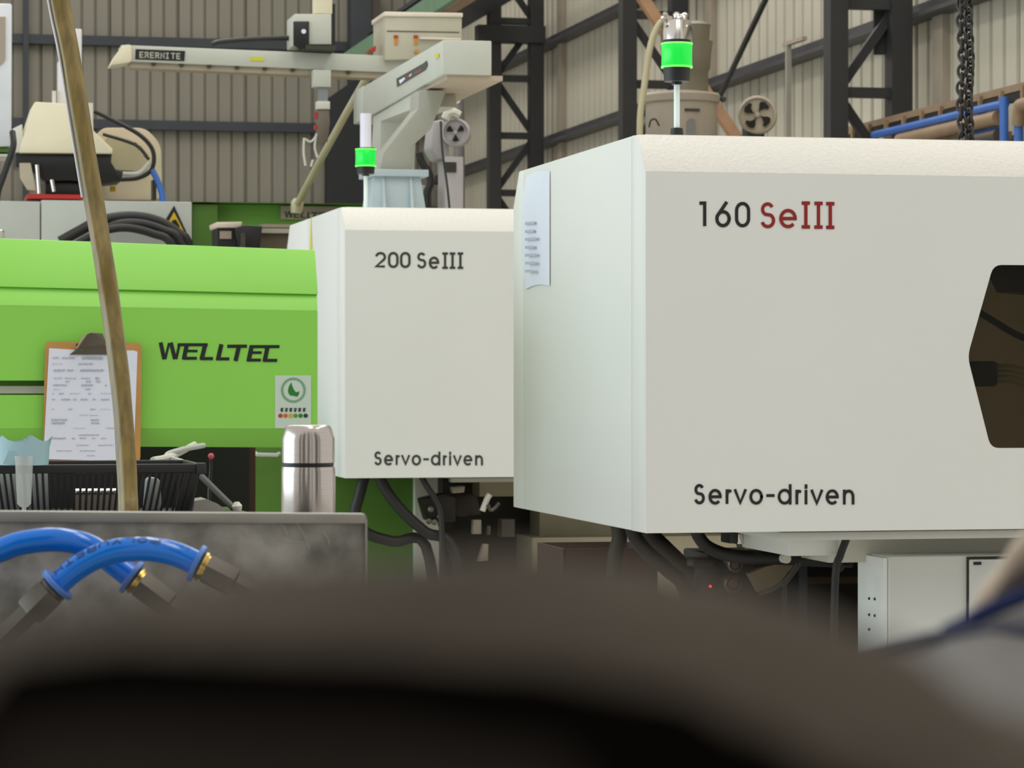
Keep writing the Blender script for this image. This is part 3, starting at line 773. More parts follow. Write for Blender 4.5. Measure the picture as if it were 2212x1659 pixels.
# ================================================================== AMBER HOSE
pts = [PD(95, -520, 4.6), PD(105, -160, 4.6), PD(128, 0, 4.6), PD(150, 110, 4.58), PD(168, 220, 4.56), PD(186, 330, 4.55), PD(206, 450, 4.53), PD(226, 570, 4.5), PD(238, 650, 4.5),
       PD(253, 760, 4.48), PD(264, 860, 4.46), PD(272, 960, 4.44), PD(277, 1060, 4.42), PD(279, 1160, 4.4), PD(280, 1500, 4.4), PD(280, 2600, 4.4)]
ph = spline(pts, 5)
t = thing('braided_hose', V((pts[-1].x, pts[-1].y, 0)), 'amber translucent ridged hose hanging across the left foreground', 'hose')
nn = 30; gh = G(); fr_ = frames(ph); vs = []
for i, (p, (tt, a, b)) in enumerate(zip(ph, fr_)):
    for j in range(nn):
        an = 2*math.pi*j/nn
        rr_ = .0146*(1+.085*math.cos(5*an+i*.05))*(1+.02*math.sin(i*.7))
        vs.append(p+(a*math.cos(an)+b*math.sin(an))*rr_)
gh.add(vs, [(k*nn+i, k*nn+(i+1) % nn, (k+1)*nn+(i+1) % nn, (k+1)*nn+i) for k in range(len(ph)-1) for i in range(nn)])
gh.build('hose_wall', AMBER, t)
gw = G().tube([p+V((-.0165, .004, 0)) for p in ph[5:30]], .0022, 6)
gw.build('tracer_wire', mat('pale_wire', (206, 206, 214), .4), t, label='thin pale wire along the left edge')

# ================================================================== STEEL PANEL, BENCH, THERMOS, BLUE HOSES
DP = 3.1
YP = PD(400, 1300, DP).y
A0 = PY(-160, 1104, YP); A1 = PY(794, 1111, YP)
t = thing('metal_panel', ((A0.x+A1.x)/2, YP, 0), 'scratched grey sheet metal panel with folded rim in front of the thermos', 'panel')
zlo = .78
G().prism([V(p) for p in round_poly([V((A0.x, YP, zlo)), V((A1.x, YP, zlo)), V((A1.x, YP, A1.z)), V((A0.x, YP, A0.z))], .006)], (0, .012, 0)).build('sheet', GALV, t, .0015)
r0 = PY(-160, 1128, YP); r1 = PY(793, 1131, YP)
G().prism([A0+V((0, -.004, .0008)), A1+V((-.003, -.004, .0008)), r1+V((-.002, -.004, 0)), r0+V((0, -.004, 0))], (0, .02, 0)).build('folded_rim', RIMM, t, .0015)
G().prism([PY(789, 1122, YP-.003), PY(793, 1122, YP-.003), PY(793, 1500, YP-.003), PY(789, 1500, YP-.003)], (0, .003, 0)).build('edge_hem', RIMM, t)
g = G(); SCR = mat('bright_scratch', (176, 170, 150), .35, .6)
for a, b in (((640, 1128), (668, 1186)), ((610, 1168), (655, 1172)), ((606, 1132), (620, 1155)), ((560, 1130), (566, 1150)), ((520, 1140), (530, 1156)), ((300, 1142), (330, 1150)), ((700, 1150), (712, 1180))):
    m_ = V(((a[0]+b[0])/2+3, (a[1]+b[1])/2)); 
    g.ribbon([PY(*a, YP-.0006), PY(m_.x, m_.y, YP-.0006), PY(*b, YP-.0006)], 1.6*PXL(DP), (0, -1, 0))
g.build('scratches', SCR, t)
for x in (A0.x+.05, A1.x-.05): G().box((x-.02, YP+.012, 0), (x+.02, YP+.04, zlo+.1)).build('post', STEELD, t)
# bench behind the panel, thermos on it
zbn = 1.09
pT = PD(666, 1100, 3.8)
t = thing('steel_bench', (pT.x-.1, pT.y, 0), 'steel bench behind the sheet metal panel carrying the thermos', 'bench')
G().box((A0.x+.02, YP+.05, zbn-.03), (pT.x+.05, pT.y+.12, zbn)).build('benchtop', FITM, t, .002)
for x in (A0.x+.05, A1.x-.08):
    for y in (YP+.07, pT.y+.09): G().box((x-.018, y-.018, 0), (x+.018, y+.018, zbn-.03)).build('leg', STEELD, t)
k = PXL(3.8); zc = lambda v: H+(VH-v)*k
t = thing('thermos_flask', (pT.x, pT.y, zbn), 'brushed stainless steel thermos flask standing behind the metal panel', 'thermos')
r = 58.5*k
G().lathe([(r*.93, zbn+.0005), (r, zbn+.004), (r, zc(1022)), (r*.985, zc(1012)), (r*.97, zc(1008)), (r*.9, zc(1007))], (pT.x, pT.y, 0), n=48).build('body', STEEL, t)
G().lathe([(r*.88, zc(1009)), (r*.94, zc(1006)), (r*.94, zc(999)), (r*.88, zc(998))], (pT.x, pT.y, 0), n=48).build('neck_ring', BLACK, t)
G().lathe([(r*.9, zc(1000)), (r*.975, zc(999)), (r*.975, zc(950)), (r*.965, zc(945)), (r*.86, zc(925)), (r*.80, zc(920)), (r*.7, zc(918)), (0, zc(917.5))], (pT.x, pT.y, 0), n=48).build('cup_lid', STEEL, t)

# blue hoses -----------------------------------------------------------
DH = 2.88
def hpath(pp, d0=DH, dd=None):
    return [PD(u, v, d0 if dd is None else dd[i]) for i, (u, v) in enumerate(pp)]
kH = PXL(DH); rH = 26.5*kH
def ring(c, axis, ro, ln):
    return G().lathe([(ro*.7, -ln/2), (ro*.97, -ln/2), (ro, -ln/2+.0005), (ro, ln/2-.0005), (ro*.97, ln/2), (ro*.7, ln/2)], c, axis, 28)
def fitting(parent, c, axis, m=BRASS):
    a = V(axis).normalized()
    G().lathe([(rH*1.05, 0), (rH*1.22, .002), (rH*1.22, .0045), (rH*1.05, .005), (rH*1.05, .009), (rH*.8, .0095)], V(c)+a*.003, a, 22).build('brass_ferrule', m, parent)
ZM = PD(0, 1420, 2.80).z
def tail(p, a): return max(.05, (p.z-ZM+.002-.012)/max(.2, -a.z))
# hose A, behind
pa_ = [(-170, 1300), (-110, 1245), (-50, 1208), (0, 1189), (43, 1174), (108, 1166), (163, 1171), (206, 1187), (240, 1212), (268, 1234), (284, 1246)]
qa = hpath(pa_, dd=[2.93]*len(pa_)); sa = spline(qa, 6)
t = thing('blue_hose', qa[-1], 'blue polyurethane hose farther back, leaving the frame at the left', 'hose', 'blue hoses in front of the metal panel')
G().tube(sa, rH, 20).build('hose_wall', HOSEB, t)
ax = (sa[-1]-sa[-4]).normalized()
ring(sa[-1], ax, 41*kH, .0048).build('collar', COLLAR, t); fitting(t, sa[-1], ax)
G().lathe([(rH*1.25, 0), (rH*1.25, .035), (rH*.8, .037), (rH*.8, tail(sa[-1]+ax*.01, ax))], sa[-1]+ax*.010, ax, 6).build('hex_fitting', FITM, t)
ax0 = (sa[0]-sa[3]).normalized()
G().lathe([(rH*1.25, 0), (rH*1.25, .035), (rH*.8, .037), (rH*.8, tail(sa[0], ax0))], sa[0]+ax0*.003, ax0, 6).build('hex_fitting', FITM, t)
# hose B, in front
pb_ = [(124, 1263), (140, 1248), (165, 1228), (195, 1210), (222, 1198), (252, 1190), (290, 1186.5), (328, 1187), (368, 1194), (398, 1204), (425, 1217)]
qb = hpath(pb_); sb = spline(qb, 6)
t = thing('blue_hose', qb[0], 'nearer blue polyurethane hose with printed lettering and two collars', 'hose', 'blue hoses in front of the metal panel')
hb = t
G().tube(sb, rH, 24).build('hose_wall', HOSEB, t)
axl = (sb[0]-sb[3]).normalized(); axr = (sb[-1]-sb[-4]).normalized()
ring(sb[0], axl, 42*kH, .0048).build('collar', COLLAR, t); ring(sb[-1], axr, 42*kH, .0048).build('collar', COLLAR, t)
fitting(t, sb[0], axl, FITM); fitting(t, sb[-1], axr)
G().lathe([(rH*1.3, 0), (rH*1.42, .003), (rH*1.42, .026), (rH*1.3, .029), (rH*1.0, .03), (rH*1.0, tail(sb[0]+axl*.009, axl))], sb[0]+axl*.009, axl, 6).build('hex_fitting', FITM, t)
G().lathe([(rH*1.25, 0), (rH*1.25, .03), (rH*.8, .032), (rH*.8, tail(sb[-1]+axr*.01, axr))], sb[-1]+axr*.010, axr, 6).build('hex_fitting', FITM, t)
# lettering wrapped on hose B, read upside down from right to left
g = G(); fw = ray(CX, CY).normalized()
cum = [0]
for i in range(1, len(sb)): cum.append(cum[-1]+(sb[i]-sb[i-1]).length)
def hose_pt(s, ang):
    s = max(0, min(cum[-1]-1e-5, s)); i = max(j for j in range(len(cum)-1) if cum[j] <= s)
    q = (s-cum[i])/(cum[i+1]-cum[i]); p = sb[i].lerp(sb[i+1], q); tt = (sb[i+1]-sb[i]).normalized()
    side = tt.cross(V((-fw.x, -fw.y, 0))).normalized()
    if side.z < 0: side = -side
    fr2 = -fw
    fr2 = (fr2-tt*fr2.dot(tt)).normalized()
    n_ = fr2*math.cos(ang)+side*math.sin(ang)
    return p+n_*(rH+.0004), tt, n_
tot = cum[-1]; txt = 'POLYURETHANE'
cw = 17.5*kH; gap = 8.5*kH; start = tot-(425-345)*kH*1.08
for i, ch in enumerate(txt):
    s1 = start-i*(cw+gap)
    if s1-cw < .006: break
    for stt in GL[ch]:
        dense = []
        for (x0, y0), (x1, y1) in zip(stt, stt[1:]):
            dense += [(x0+(x1-x0)*q/3, y0+(y1-y0)*q/3) for q in range(3)]
        dense.append(stt[-1])
        L3 = []; R3 = []; pts3 = []
        for x, y in dense:
            ang = R(70)-y*R(34)
            pts3.append(hose_pt(s1-x*cw, ang))
        for j in range(len(pts3)):
            a = pts3[max(j-1, 0)][0]; b = pts3[min(j+1, len(pts3)-1)][0]
            d = (b-a).normalized(); sd = pts3[j][2].cross(d).normalized()*(1.6*kH)
            L3.append(pts3[j][0]+sd); R3.append(pts3[j][0]-sd)
        m = len(pts3); g.add(L3+R3, [(j, j+m, j+m+1, j+1) for j in range(m-1)])
for j in range(2):
    s1 = tot-.012-j*.006
    for x0, x1 in ((0, .9),):
        a, b = hose_pt(s1, R(68)), hose_pt(s1-.001, R(40))
        g.ribbon([a[0], b[0]], 2.2*kH, a[2])
g.build('hose_lettering', PRINT, t, label='dark blue print POLYURETHANE, upside down')
# manifold under the hoses
t = thing('hose_manifold', PD(250, 1520, 2.85), 'dark steel manifold block that takes the blue hose fittings', 'manifold')
pm0 = PD(-180, 1420, 2.80); pm1 = PD(620, 1420, 2.80)
G().box((pm0.x, pm0.y-.02, .86), (pm1.x, pm0.y+.13, pm0.z)).build('block', FITM, t, .004)
G().box((pm0.x+.05, pm0.y, 0), (pm1.x-.05, pm0.y+.10, .86)).build('pillar', STEELD, t)

# ================================================================== SIGNAL LIGHTS
def signal(name_label, cu, d, Yp, v, r_l, group='green signal lights', roofz=None):
    # v: dict of pixel rows
    k = PXL(d); c = PD(cu, v['top'], d); c = V((c.x, c.y, 0))
    zz = lambda y: H+(VH-y)*k
    t = thing('signal_light', (c.x, c.y, roofz), name_label, 'signal light', group)
    r = r_l*k
    G().lathe([(r*.6, zz(v['cap'])), (r*.9, zz(v['cap'])-.001), (r*.93, zz(v['top']))][::-1], c, n=28).build('cap', BLACK, t)
    G().lathe([(r*.97, zz(v['bot'])), (r*1.02, zz(v['bot'])+.003), (r, zz((v['bot']+v['top'])/2)), (r*1.02, zz(v['top'])-.003), (r*.97, zz(v['top']))], c, n=28).build('lens', LENS, t, label='lit green lens')
    for y in ('top', 'bot'):
        G().lathe([(r*.98, -.0022), (r*1.04, -.002), (r*1.04, .002), (r*.98, .0022)], c+V((0, 0, zz(v[y]))), n=28).build('lens_edge', LAMPRIM, t)
    G().lathe([(r*.55, zz(v['low'])), (r*.84, zz(v['low'])+.002), (r*.9, zz(v['bot'])-.001)], c, n=28).build('housing', BLACK, t)
    G().lathe([(.35*r, zz(v['low'])-.006), (.35*r, zz(v['low'])+.001)], c, n=18).build('socket', BLACK, t)
    G().lathe([(v['pr']*k, roofz), (v['pr']*k, zz(v['low'])-.004)], c, n=14).build('pole', mat('white_pole', (226, 240, 236), .25), t)
    G().lathe([(v['pr']*k*3, roofz), (v['pr']*k*2.4, roofz+.012), (v['pr']*k*2, max(roofz+.014, zz(v['base']))), (v['pr']*k*1.4, max(roofz+.015, zz(v['base'])+.001))], c, n=18).build('foot', BLACK, t)
    return t
signal('lit green signal light on the roof of the 160 machine', 1462, 7.42, 7.2, dict(cap=86, top=95, bot=145, low=178, base=277, pr=6.5), 33, roofz=1.937)
signal('smaller lit green signal light on the roof of the 200 machine', 790, 12.0, 11.8, dict(cap=319, top=323, bot=359, low=377, base=456, pr=4.5), 22, roofz=2.02)

# ================================================================== BEAM ROBOT ON THE 200
tr = thing('beam_robot', (2.2, 12.5, 2.02), 'pale grey beam robot with black nameplate standing on the 200 machine', 'robot')
# traverse along y: left face corners in pixels (far to near)
dn = 12.3
pN = PD(957, 86, dn); xT = pN.x; yN = pN.y; zT = pN.z
pNb = PD(957, 160, dn); zTb = pNb.z
pNr = PD(1062, 86, dn); wT = PY(1062, 86, yN).x-xT
yF = PX(778, 235, xT).y
G().prism([(xT, yN, zT), (xT, yF, zT), (xT, yF, zTb-.02), (xT, yN, zTb)], (wT, 0, 0)).build('traverse_beam', ROBOT, tr, .004)
G().prism([(xT+.02, yN+.02, zTb), (xT+wT*1.25, yN+.02, zTb), (xT+wT*1.25, yN+1.4, zTb), (xT+.02, yN+1.4, zTb)], (0, 0, -.02)).build('under_tray', mat('tray_tan', (176, 160, 140), .6), tr)
G().prism([(xT-.006, yF-.1, zTb-.02), (xT-.006, yF+.16, zTb-.02), (xT-.006, yF+.16, zT+.0), (xT-.006, yF-.1, zT+.0)], (wT*.5, 0, 0)).build('end_cover', ROBOT, tr, .004)
n_f = [PX(u, v, xT-.002) for u, v in ((857, 170), (915, 137), (922, 131), (924, 141), (919, 151), (858, 188))]
G().prism(n_f, (-.002, 0, 0)).build('nameplate', mat('plate_grey', (64, 66, 62), .5), tr, label='dark nameplate with white and red marks')
for px, m_ in ((((862,174),(874,167),(875,171),(865,181)), PAPER), (((878,166),(884,162),(885,165),(880,169)), REDP), (((884,163),(890,158),(888,163),(885,166)), PAPER), (((895,156),(912,147),(911,153),(896,162)), mat('plate_red', (130, 70, 68), .5))):
    G().prism([PX(u, v, xT-.0042) for u, v in px], (-.001, 0, 0)).build('nameplate_mark', m_, tr)
G().prism([PX(u, v, xT-.002) for u, v in ((941, 116), (949, 116), (948, 125), (941, 126))], (-.002, 0, 0)).build('yellow_dot', YELLOWG, tr)
# column and knee under the traverse
yc0 = PX(815, 300, xT+.02).y
def sidep(px, x): return [PX(u, v, x) for u, v in px]
kx = xT+.01
G().prism(sidep(((822, 262), (818, 372), (812, 378), (800, 378), (806, 252), (900, 196), (906, 230)), kx), (.17, 0, 0)).build('knee_bracket', ROBOT, tr, .003)
pc = PD(850, 400, 12.75)
zc0 = 2.02
G().prism([V((pc.x-.13, pc.y-.14, zc0)), V((pc.x+.13, pc.y-.14, zc0)), V((pc.x+.13, pc.y+.14, zc0)), V((pc.x-.13, pc.y+.14, zc0))], (0, 0, .012)).build('foot_plate', ROBOTB, tr)
vs = []
cz = [(zc0+.012, .125), (H+(VH-385)*PXL(12.75), .10)]
for z, hw in cz: vs += [(pc.x-hw, pc.y-hw, z), (pc.x+hw, pc.y-hw, z), (pc.x+hw, pc.y+hw, z), (pc.x-hw, pc.y+hw, z)]
G().add(vs, [(3,2,1,0),(4,5,6,7),(0,1,5,4),(1,2,6,5),(2,3,7,6),(3,0,4,7)]).build('pedestal', ROBOTB, tr, .003)
for sx in (-.07, .05):
    G().prism([(pc.x+sx, pc.y-.105, cz[1][0]), (pc.x+sx+.012, pc.y-.105, cz[1][0]), (pc.x+sx+.012, pc.y-.16, zc0+.012), (pc.x+sx, pc.y-.16, zc0+.012)], (0, .07, 0)).build('rib', ROBOTB, tr)
G().box((pc.x-.13, pc.y-.13, cz[1][0]), (pc.x+.13, pc.y+.13, cz[1][0]+.03)).build('flange', ROBOTB, tr, .003)
p2 = PY(880, 380, pc.y-.06); 
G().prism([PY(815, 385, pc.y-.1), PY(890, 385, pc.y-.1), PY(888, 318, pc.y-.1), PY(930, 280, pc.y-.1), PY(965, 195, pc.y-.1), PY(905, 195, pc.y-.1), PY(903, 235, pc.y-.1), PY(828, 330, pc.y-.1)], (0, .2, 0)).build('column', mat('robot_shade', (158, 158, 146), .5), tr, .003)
p = PD(790, 330, 12.5)
G().lathe([(.024, H+(VH-325)*PXL(12.6)), (.024, H+(VH-250)*PXL(12.6))], (p.x, p.y, 0), n=18).build('white_cylinder', mat('lavender_white', (222, 220, 232), .4), tr)
# cross beam along x and its cap
YX = yF+.12
G().prism([PY(262, 97, YX), PY(880, 122, YX), PY(880, 158, YX), PY(262, 132, YX)], (0, .16, 0)).build('cross_beam', ROBOT, tr, .003)
G().prism([PY(282, 132, YX+.02), PY(880, 158, YX+.02), PY(880, 172, YX+.02), PY(282, 146, YX+.02)], (0, .12, 0)).build('under_rail', mat('under_tan', (168, 154, 134), .6), tr)
G().prism([V(q) for q in round_poly([PY(238, 141, YX-.01), PY(250, 118, YX-.01), PY(266, 97, YX-.01), PY(284, 96, YX-.01), PY(284, 134, YX-.01), PY(244, 140, YX-.01)], .015)], (0, .18, 0)).build('end_cap', IVORY, tr, .004)
for k in range(8):
    u = 332+k*60
    p = PY(u, 137+.043*(u-332), YX+.012)
    G().lathe([(.012, 0), (.010, .01)], p, (0, -1, 0), 12).build('rail_bolt', SEAM, tr)
npl = G().fr([(293, 106), (400, 110), (398, 132), (292, 128)], YX-.004, .004).build('black_nameplate', INK, tr, label='black nameplate with pale capital letters')
g = G()
for i, ch in enumerate('ERERNITE'):
    u0 = 301+i*11.4
    words(g, [(ch, u0, 111.5+i*.45, u0+(9 if ch != 'I' else 7), 125+i*.45, 1)], YX-.005, 2.4)
g.build('nameplate_lettering', mat('pale_lettering', (180, 176, 164), .6), npl)
G().fr([(541, 122), (570, 124), (570, 132), (541, 131)], YX-.003, .003).build('yellow_sticker', YELLOWG, tr)
# control box at the joint
G().fr([(832, 27), (998, 30), (998, 82), (965, 82), (905, 128), (832, 130)], YX-.05, .35).build('control_box', mat('box_tan', (184, 180, 160), .5), tr, .006)
G().fr([(830, 25), (1000, 28), (1000, 37), (830, 35)], YX-.06, .37).build('box_lid', mat('box_lid_cream', (222, 210, 192), .5), tr, .003)
for u in (855, 898):
    G().frbox(u-4, 76, u+5, 82, YX-.058, .01).build('red_switch', REDP, tr)
    G().frbox(u-3, 83, u+4, 97, YX-.056, .008).build('yellow_switch', ORANGE, tr)
G().fr([(836, 66), (992, 69), (992, 71), (836, 68)], YX-.053, .003).build('door_seam', SEAM, tr)
G().fr([(908, 80), (996, 82), (996, 86), (908, 84)], YX-.075, .03).build('lower_flap', MATS['box_lid_cream'], tr)
p = PY(899, 112, YX-.05); G().lathe([(.011, 0), (.009, .012)], p, (0, -1, 0), 14).build('orange_knob', ORANGE, tr)
G().fr([(796, 108), (812, 98), (812, 110), (796, 112)], YX+.02, .08).build('red_fitting', REDP, tr)
# slider with vertical arm and gripper
YV = YX-.10
G().prism([PY(636, 30, YV), PY(716, 30, YV), PY(716, 96, YV), PY(636, 96, YV)], (0, .26, 0)).build('slider_housing', ROBOT, tr, .004)
G().fr([(634, 46), (668, 46), (668, 104), (650, 106), (634, 98)], YV-.012, .012).build('black_cover', BLACK, tr, .002)
G().lathe([(.012, 0), (.011, .006)], PY(656, 68, YV-.013), (0, -1, 0), 12).build('white_knob', PAPER, tr)
G().frbox(660, 97, 726, 108, YV-.02, .3).build('slider_foot', SEAM, tr)
G().frbox(679, -110, 718, 30, YV+.03, .07).build('vertical_arm', IVORY, tr, .003)
G().frbox(719, 8, 724, 98, YV+.05, .05).build('cable_carrier', BLACK, tr)
G().frbox(677, 150, 715, 188, YV+.03, .07).build('arm_guide', ROBOT, tr, .003)
G().frbox(687, 186, 708, 222, YV+.05, .04).build('arm_rod', mat('rod_grey', (150, 154, 156), .3, .6), tr)
G().frbox(685, 218, 713, 236, YV+.04, .06).build('wrist', CREAM, tr, .003)
G().fr([(687, 236), (711, 236), (713, 262), (708, 306), (694, 312), (686, 286)], YV+.05, .06).build('gripper', mat('gripper_brown', (112, 102, 90), .5, .3), tr, .002)
G().frbox(680, 242, 685, 256, YV+.05, .02).build('red_fitting', REDP, tr)
G().frbox(679, 270, 686, 280, YV+.05, .02).build('red_fitting', REDP, tr)
for pp in (((657,298),(656,330),(660,358)), ((684,288),(680,318),(686,340)), ((658,300),(672,306),(686,290)), ((676,345),(674,352),(672,360))):
    G().tube(spline([PY(u, v, YV+.07) for u, v in pp], 4), .006, 6).build('gripper_wire', CREAM, tr)
G().tube(spline([PY(456, 97, YX+.1), PY(480, 90, YX+.1), PY(560, 84, YX+.1), PY(640, 82, YX+.1)], 6), [.004]+[.013]*17+[.013], 8).build('drag_chain', BLACK, tr)
# long pale hose from the robot down to the rear machine
g = G().tube([PY(822, 128, yF+.45), PY(785, 180, yF+.5), PY(745, 250, yF+.75), PY(690, 350, yF+1.2), PY(643, 440, 15.82)], .019, 10)
g.lathe([(.03, -.05), (.034, -.02), (.034, .01), (.02, .03)], PY(642, 441, 15.84), (0.1, 0, 1), 14)
tag(g.build('feed_hose', TUBEY), 'long straight yellowish feed hose sloping down left of the smaller signal light', 'hose')

# ================================================================== REAR MACHINE (third row)
Y3 = 15.9
t3 = thing('rear_moulding_machine', (PY(400, 500, Y3+1).x, Y3+1, 0), 'rear machine with light grey doors and green end behind the lime cover', 'machine')
G().frbox(-160, 432, 87, 1600, Y3, 1.6).build('grey_door', GREY, t3, .006)
G().frbox(89, 432, 415, 1600, Y3, 1.6).build('grey_door', GREY, t3, .006)
G().frbox(416, 441, 470, 1600, Y3+.03, 1.5).build('green_pillar', GREENB, t3)
G().frbox(470, 441, 900, 1600, Y3+.12, 1.4).build('green_end', GREEND, t3)
G().frbox(416, 436, 900, 442, Y3+.0, 1.6).build('top_rail', GREEND, t3)
G().frbox(607, 445, 730, 475, Y3+.10, .02).build('nameplate', TAUPE, t3)
welltec(G(), 610, 449, .05, Y3+.098).build('logo_lettering', mat('plate_green_ink', (44, 74, 40), .6), t3, label='green logo WELLTEC on the tan plate')
tri = [(375, 443), (407, 507), (354, 488)]
tri = [(376, 444), (406, 508), (353, 482)]
G().prism([PY(u, v, Y3-.002) for u, v in tri], (0, -.002, 0)).build('warning_sign', INK, t3, label='black and yellow warning triangle')
G().prism([PY(u, v, Y3-.0045) for u, v in ((376, 458), (398, 501), (362, 482))], (0, -.002, 0)).build('warning_face', YELLOW, t3)
G().prism([PY(u, v, Y3-.007) for u, v in ((372, 476), (380, 474), (388, 488), (386, 496), (378, 488), (370, 486))], (0, -.001, 0)).build('warning_symbol', INK, t3)
G().tube(spline([PY(-6, 512, Y3-.03), PY(-3, 500, Y3-.05), PY(6, 499, Y3-.05), PY(7, 514, Y3-.03)], 5), .006, 6).build('door_handle', CHROME, t3)
# black hose bundle in front of grey doors
for i, (pp, r_) in enumerate(((((130, 522), (170, 500), (215, 478), (280, 468), (340, 478), (385, 505), (405, 530)), .030), (((200, 520), (245, 488), (300, 483), (352, 498), (388, 524)), .026), (((160, 530), (215, 502), (270, 492), (330, 505), (370, 530)), .022))):
    g = G().tube(spline([PY(u, v, Y3-.12-.05*i) for u, v in pp]+[PY(pp[-1][0]+14, 640, Y3-.12-.05*i), V((PY(pp[-1][0]+14, 640, Y3-.12-.05*i).x, Y3-.12-.05*i, 0))], 5), r_, 10)
    tag(g.build('black_hose', RUBBER), ('outermost', 'middle', 'innermost')[i]+' arched black hose before the grey doors with warning triangle', 'hose', 'arched black hoses above the lime cover')
# clamp device between the covers
t = thing('clamp_unit', PY(540, 560, Y3-.7), 'small cream and black clamp device above the green cover edge', 'device')
G().fr([(466, 480), (524, 479), (520, 492), (468, 492)], Y3-.8, .3).build('cream_cap', mat('pinkish_cream', (224, 206, 190), .5), t, .006)
G().frbox(470, 492, 520, 560, Y3-.78, .25).build('frame', RUBBER, t)
G().frbox(475, 499, 500, 516, Y3-.79, .02).build('window', TAUPE, t)
G().fr([(508, 492), (524, 486), (567, 488), (565, 506), (558, 560), (520, 560)], Y3-.85, .2).build('black_body', BLACK, t, .006)
G().frbox(520, 503, 530, 560, Y3-.87, .02).build('steel_pin', FITM, t)
G().frbox(565, 484, 660, 492, Y3-.7, .2).build('upper_rail', TAUPE, t)
G().frbox(565, 493, 660, 504, Y3-.72, .2).build('lower_rail', mat('rail_pale', (178, 174, 158), .5), t)
G().frbox(562, 504, 660, 1500, Y3-.68, .2).build('support', mat('support_brown', (110, 100, 82), .6), t)
# sprue picker with cream covers
zr3 = PY(200, 432, Y3).z
t = thing('picker_robot', PY(140, 432, Y3+.3), 'cream covered picker robot with black bracket on the grey doors', 'robot')
YR = Y3+.15
G().fr([(45, 312), (75, 220), (150, 224), (200, 226), (202, 282), (243, 322), (243, 332), (42, 330)], YR, .45).build('cream_cover', IVORY, t, .006)
G().fr([(27, 278), (48, 268), (50, 300), (42, 330), (30, 328)], YR+.02, .3).build('side_cover', CREAM, t, .005)
G().fr([(33, 332), (242, 332), (240, 350), (250, 366), (266, 370), (262, 392), (222, 396), (150, 390), (100, 392), (60, 364), (34, 360)], YR+.04, .3).build('black_bracket', BLACK, t, .004)
G().fr([(98, 392), (216, 396), (214, 420), (98, 420)], YR+.08, .25).build('motor', BLACK, t, .004)
G().frbox(60, 419, 178, 430, YR-.04, .4).build('red_plate', REDP, t)
G().fr([(42, 352), (66, 352), (78, 412), (60, 410), (44, 384)], YR+.02, .04).build('tan_brace', mat('tan_paint', (178, 168, 146), .5), t)
for u, a, b in ((80, 356, 418), (112, 388, 414)):
    p = PY(u, a, YR+.01); q = PY(u+5, b, YR+.01); G().tube([p, q], .012, 10).build('guide_pin', CHROME, t)
G().frbox(160, 62, 177, 224, YR+.15, .06).build('upper_post', mat('pale_post', (214, 212, 212), .5), t, .006)
G().frbox(126, 132, 158, 226, YR+.12, .10).build('slide_post', MATS['pale_post'], t, .004)
G().frbox(113, 196, 121, 224, YR+.1, .03).build('small_post', CREAM, t)
G().frbox(190, 222, 201, 284, YR-.02, .2).build('end_plate', CREAM, t)
# cream hopper housing with cables
t = thing('cream_housing', PY(290, 430, Y3+.4), 'rounded cream housing wrapped by black cables right of the picker robot', 'housing')
G().prism([V(p) for p in round_poly([PY(u, v, YR+.5) for u, v in ((214, 276), (315, 276), (348, 312), (350, 400), (348, 432), (222, 432), (206, 330))], .05)], (0, .5, 0)).build('shell', mat('cream_shell', (204, 190, 164), .5), t, .006)
G().prism([V(p) for p in round_poly([PY(u, v, YR+.49) for u, v in ((226, 292), (288, 304), (318, 330), (318, 372), (240, 366))], .04)], (0, -.02, 0)).build('recess_plate', mat('recess_tan', (176, 166, 136), .5), t)
G().frbox(330, 388, 338, 432, YR+.2, .1).build('black_post', BLACK, t)
for i, (pp, r_, m_) in enumerate(((((203, 240), (240, 258), (300, 290), (330, 325), (328, 365), (300, 384), (262, 388)), .012, RUBBER), (((222, 290), (270, 304), (300, 318), (322, 345)), .009, RUBBER), (((264, 376), (300, 374), (322, 352)), .012, GREY))):
    G().tube(spline([PY(u, v, YR+.2-.02*i) for u, v in pp], 5), r_, 8).build('cable', m_, t)
G().tube(spline([PY(328, 366, YR+.2), PY(340, 390, YR+.2), PY(350, 420, YR+.2), PY(352, 445, YR+.2)], 5), .017, 8).build('blue_cable', BLUEP, t)
for u, v in ((292, 312), (302, 320), (315, 336)):
    G().lathe([(.012, 0), (.01, .01)], PY(u, v, YR+.18), (0, -1, 0), 10).build('screw_knob', SEAM, t)
G().frbox(238, 402, 250, 414, YR+.26, .02).build('yellow_label', YELLOW, t)
# white cabinet at the left edge with its cable
t = thing('white_control_cabinet', PY(-30, 330, 13.4), 'white framed control cabinet cut by the left picture edge', 'cabinet')
G().fr([(-150, 2), (26, 8), (25, 316), (-150, 322)], 13.4, .35).build('frame', mat('cabinet_white', (216, 220, 226), .4), t, .008)
G().fr([(-120, 38), (12, 36), (12, 128), (2, 140), (-120, 140)], 13.39, .02).build('screen', TAUPE, t)
G().frbox(-150, 317, 23, 329, 13.42, .3).build('green_rail', GREENB, t)
G().frbox(-150, 330, 24, 338, 13.42, .3).build('lower_rail', CREAM, t)
pz = PY(-60, 338, 13.5); G().box((pz.x-.1, 13.5, 0), (pz.x+.0, 13.6, pz.z)).build('stand', STEELD, t)
g = G().tube(spline([PY(27, 285, 13.35), PY(29, 315, 13.3), PY(18, 350, 13.3), PY(6, 385, 13.3), PY(-6, 425, 13.3), PY(-12, 520, 13.3), PY(-10, 640, 13.3)], 5), .014, 8)
tag(g.build('hanging_cable', RUBBER), 'black cable hanging from the white cabinet at the left edge', 'cable')

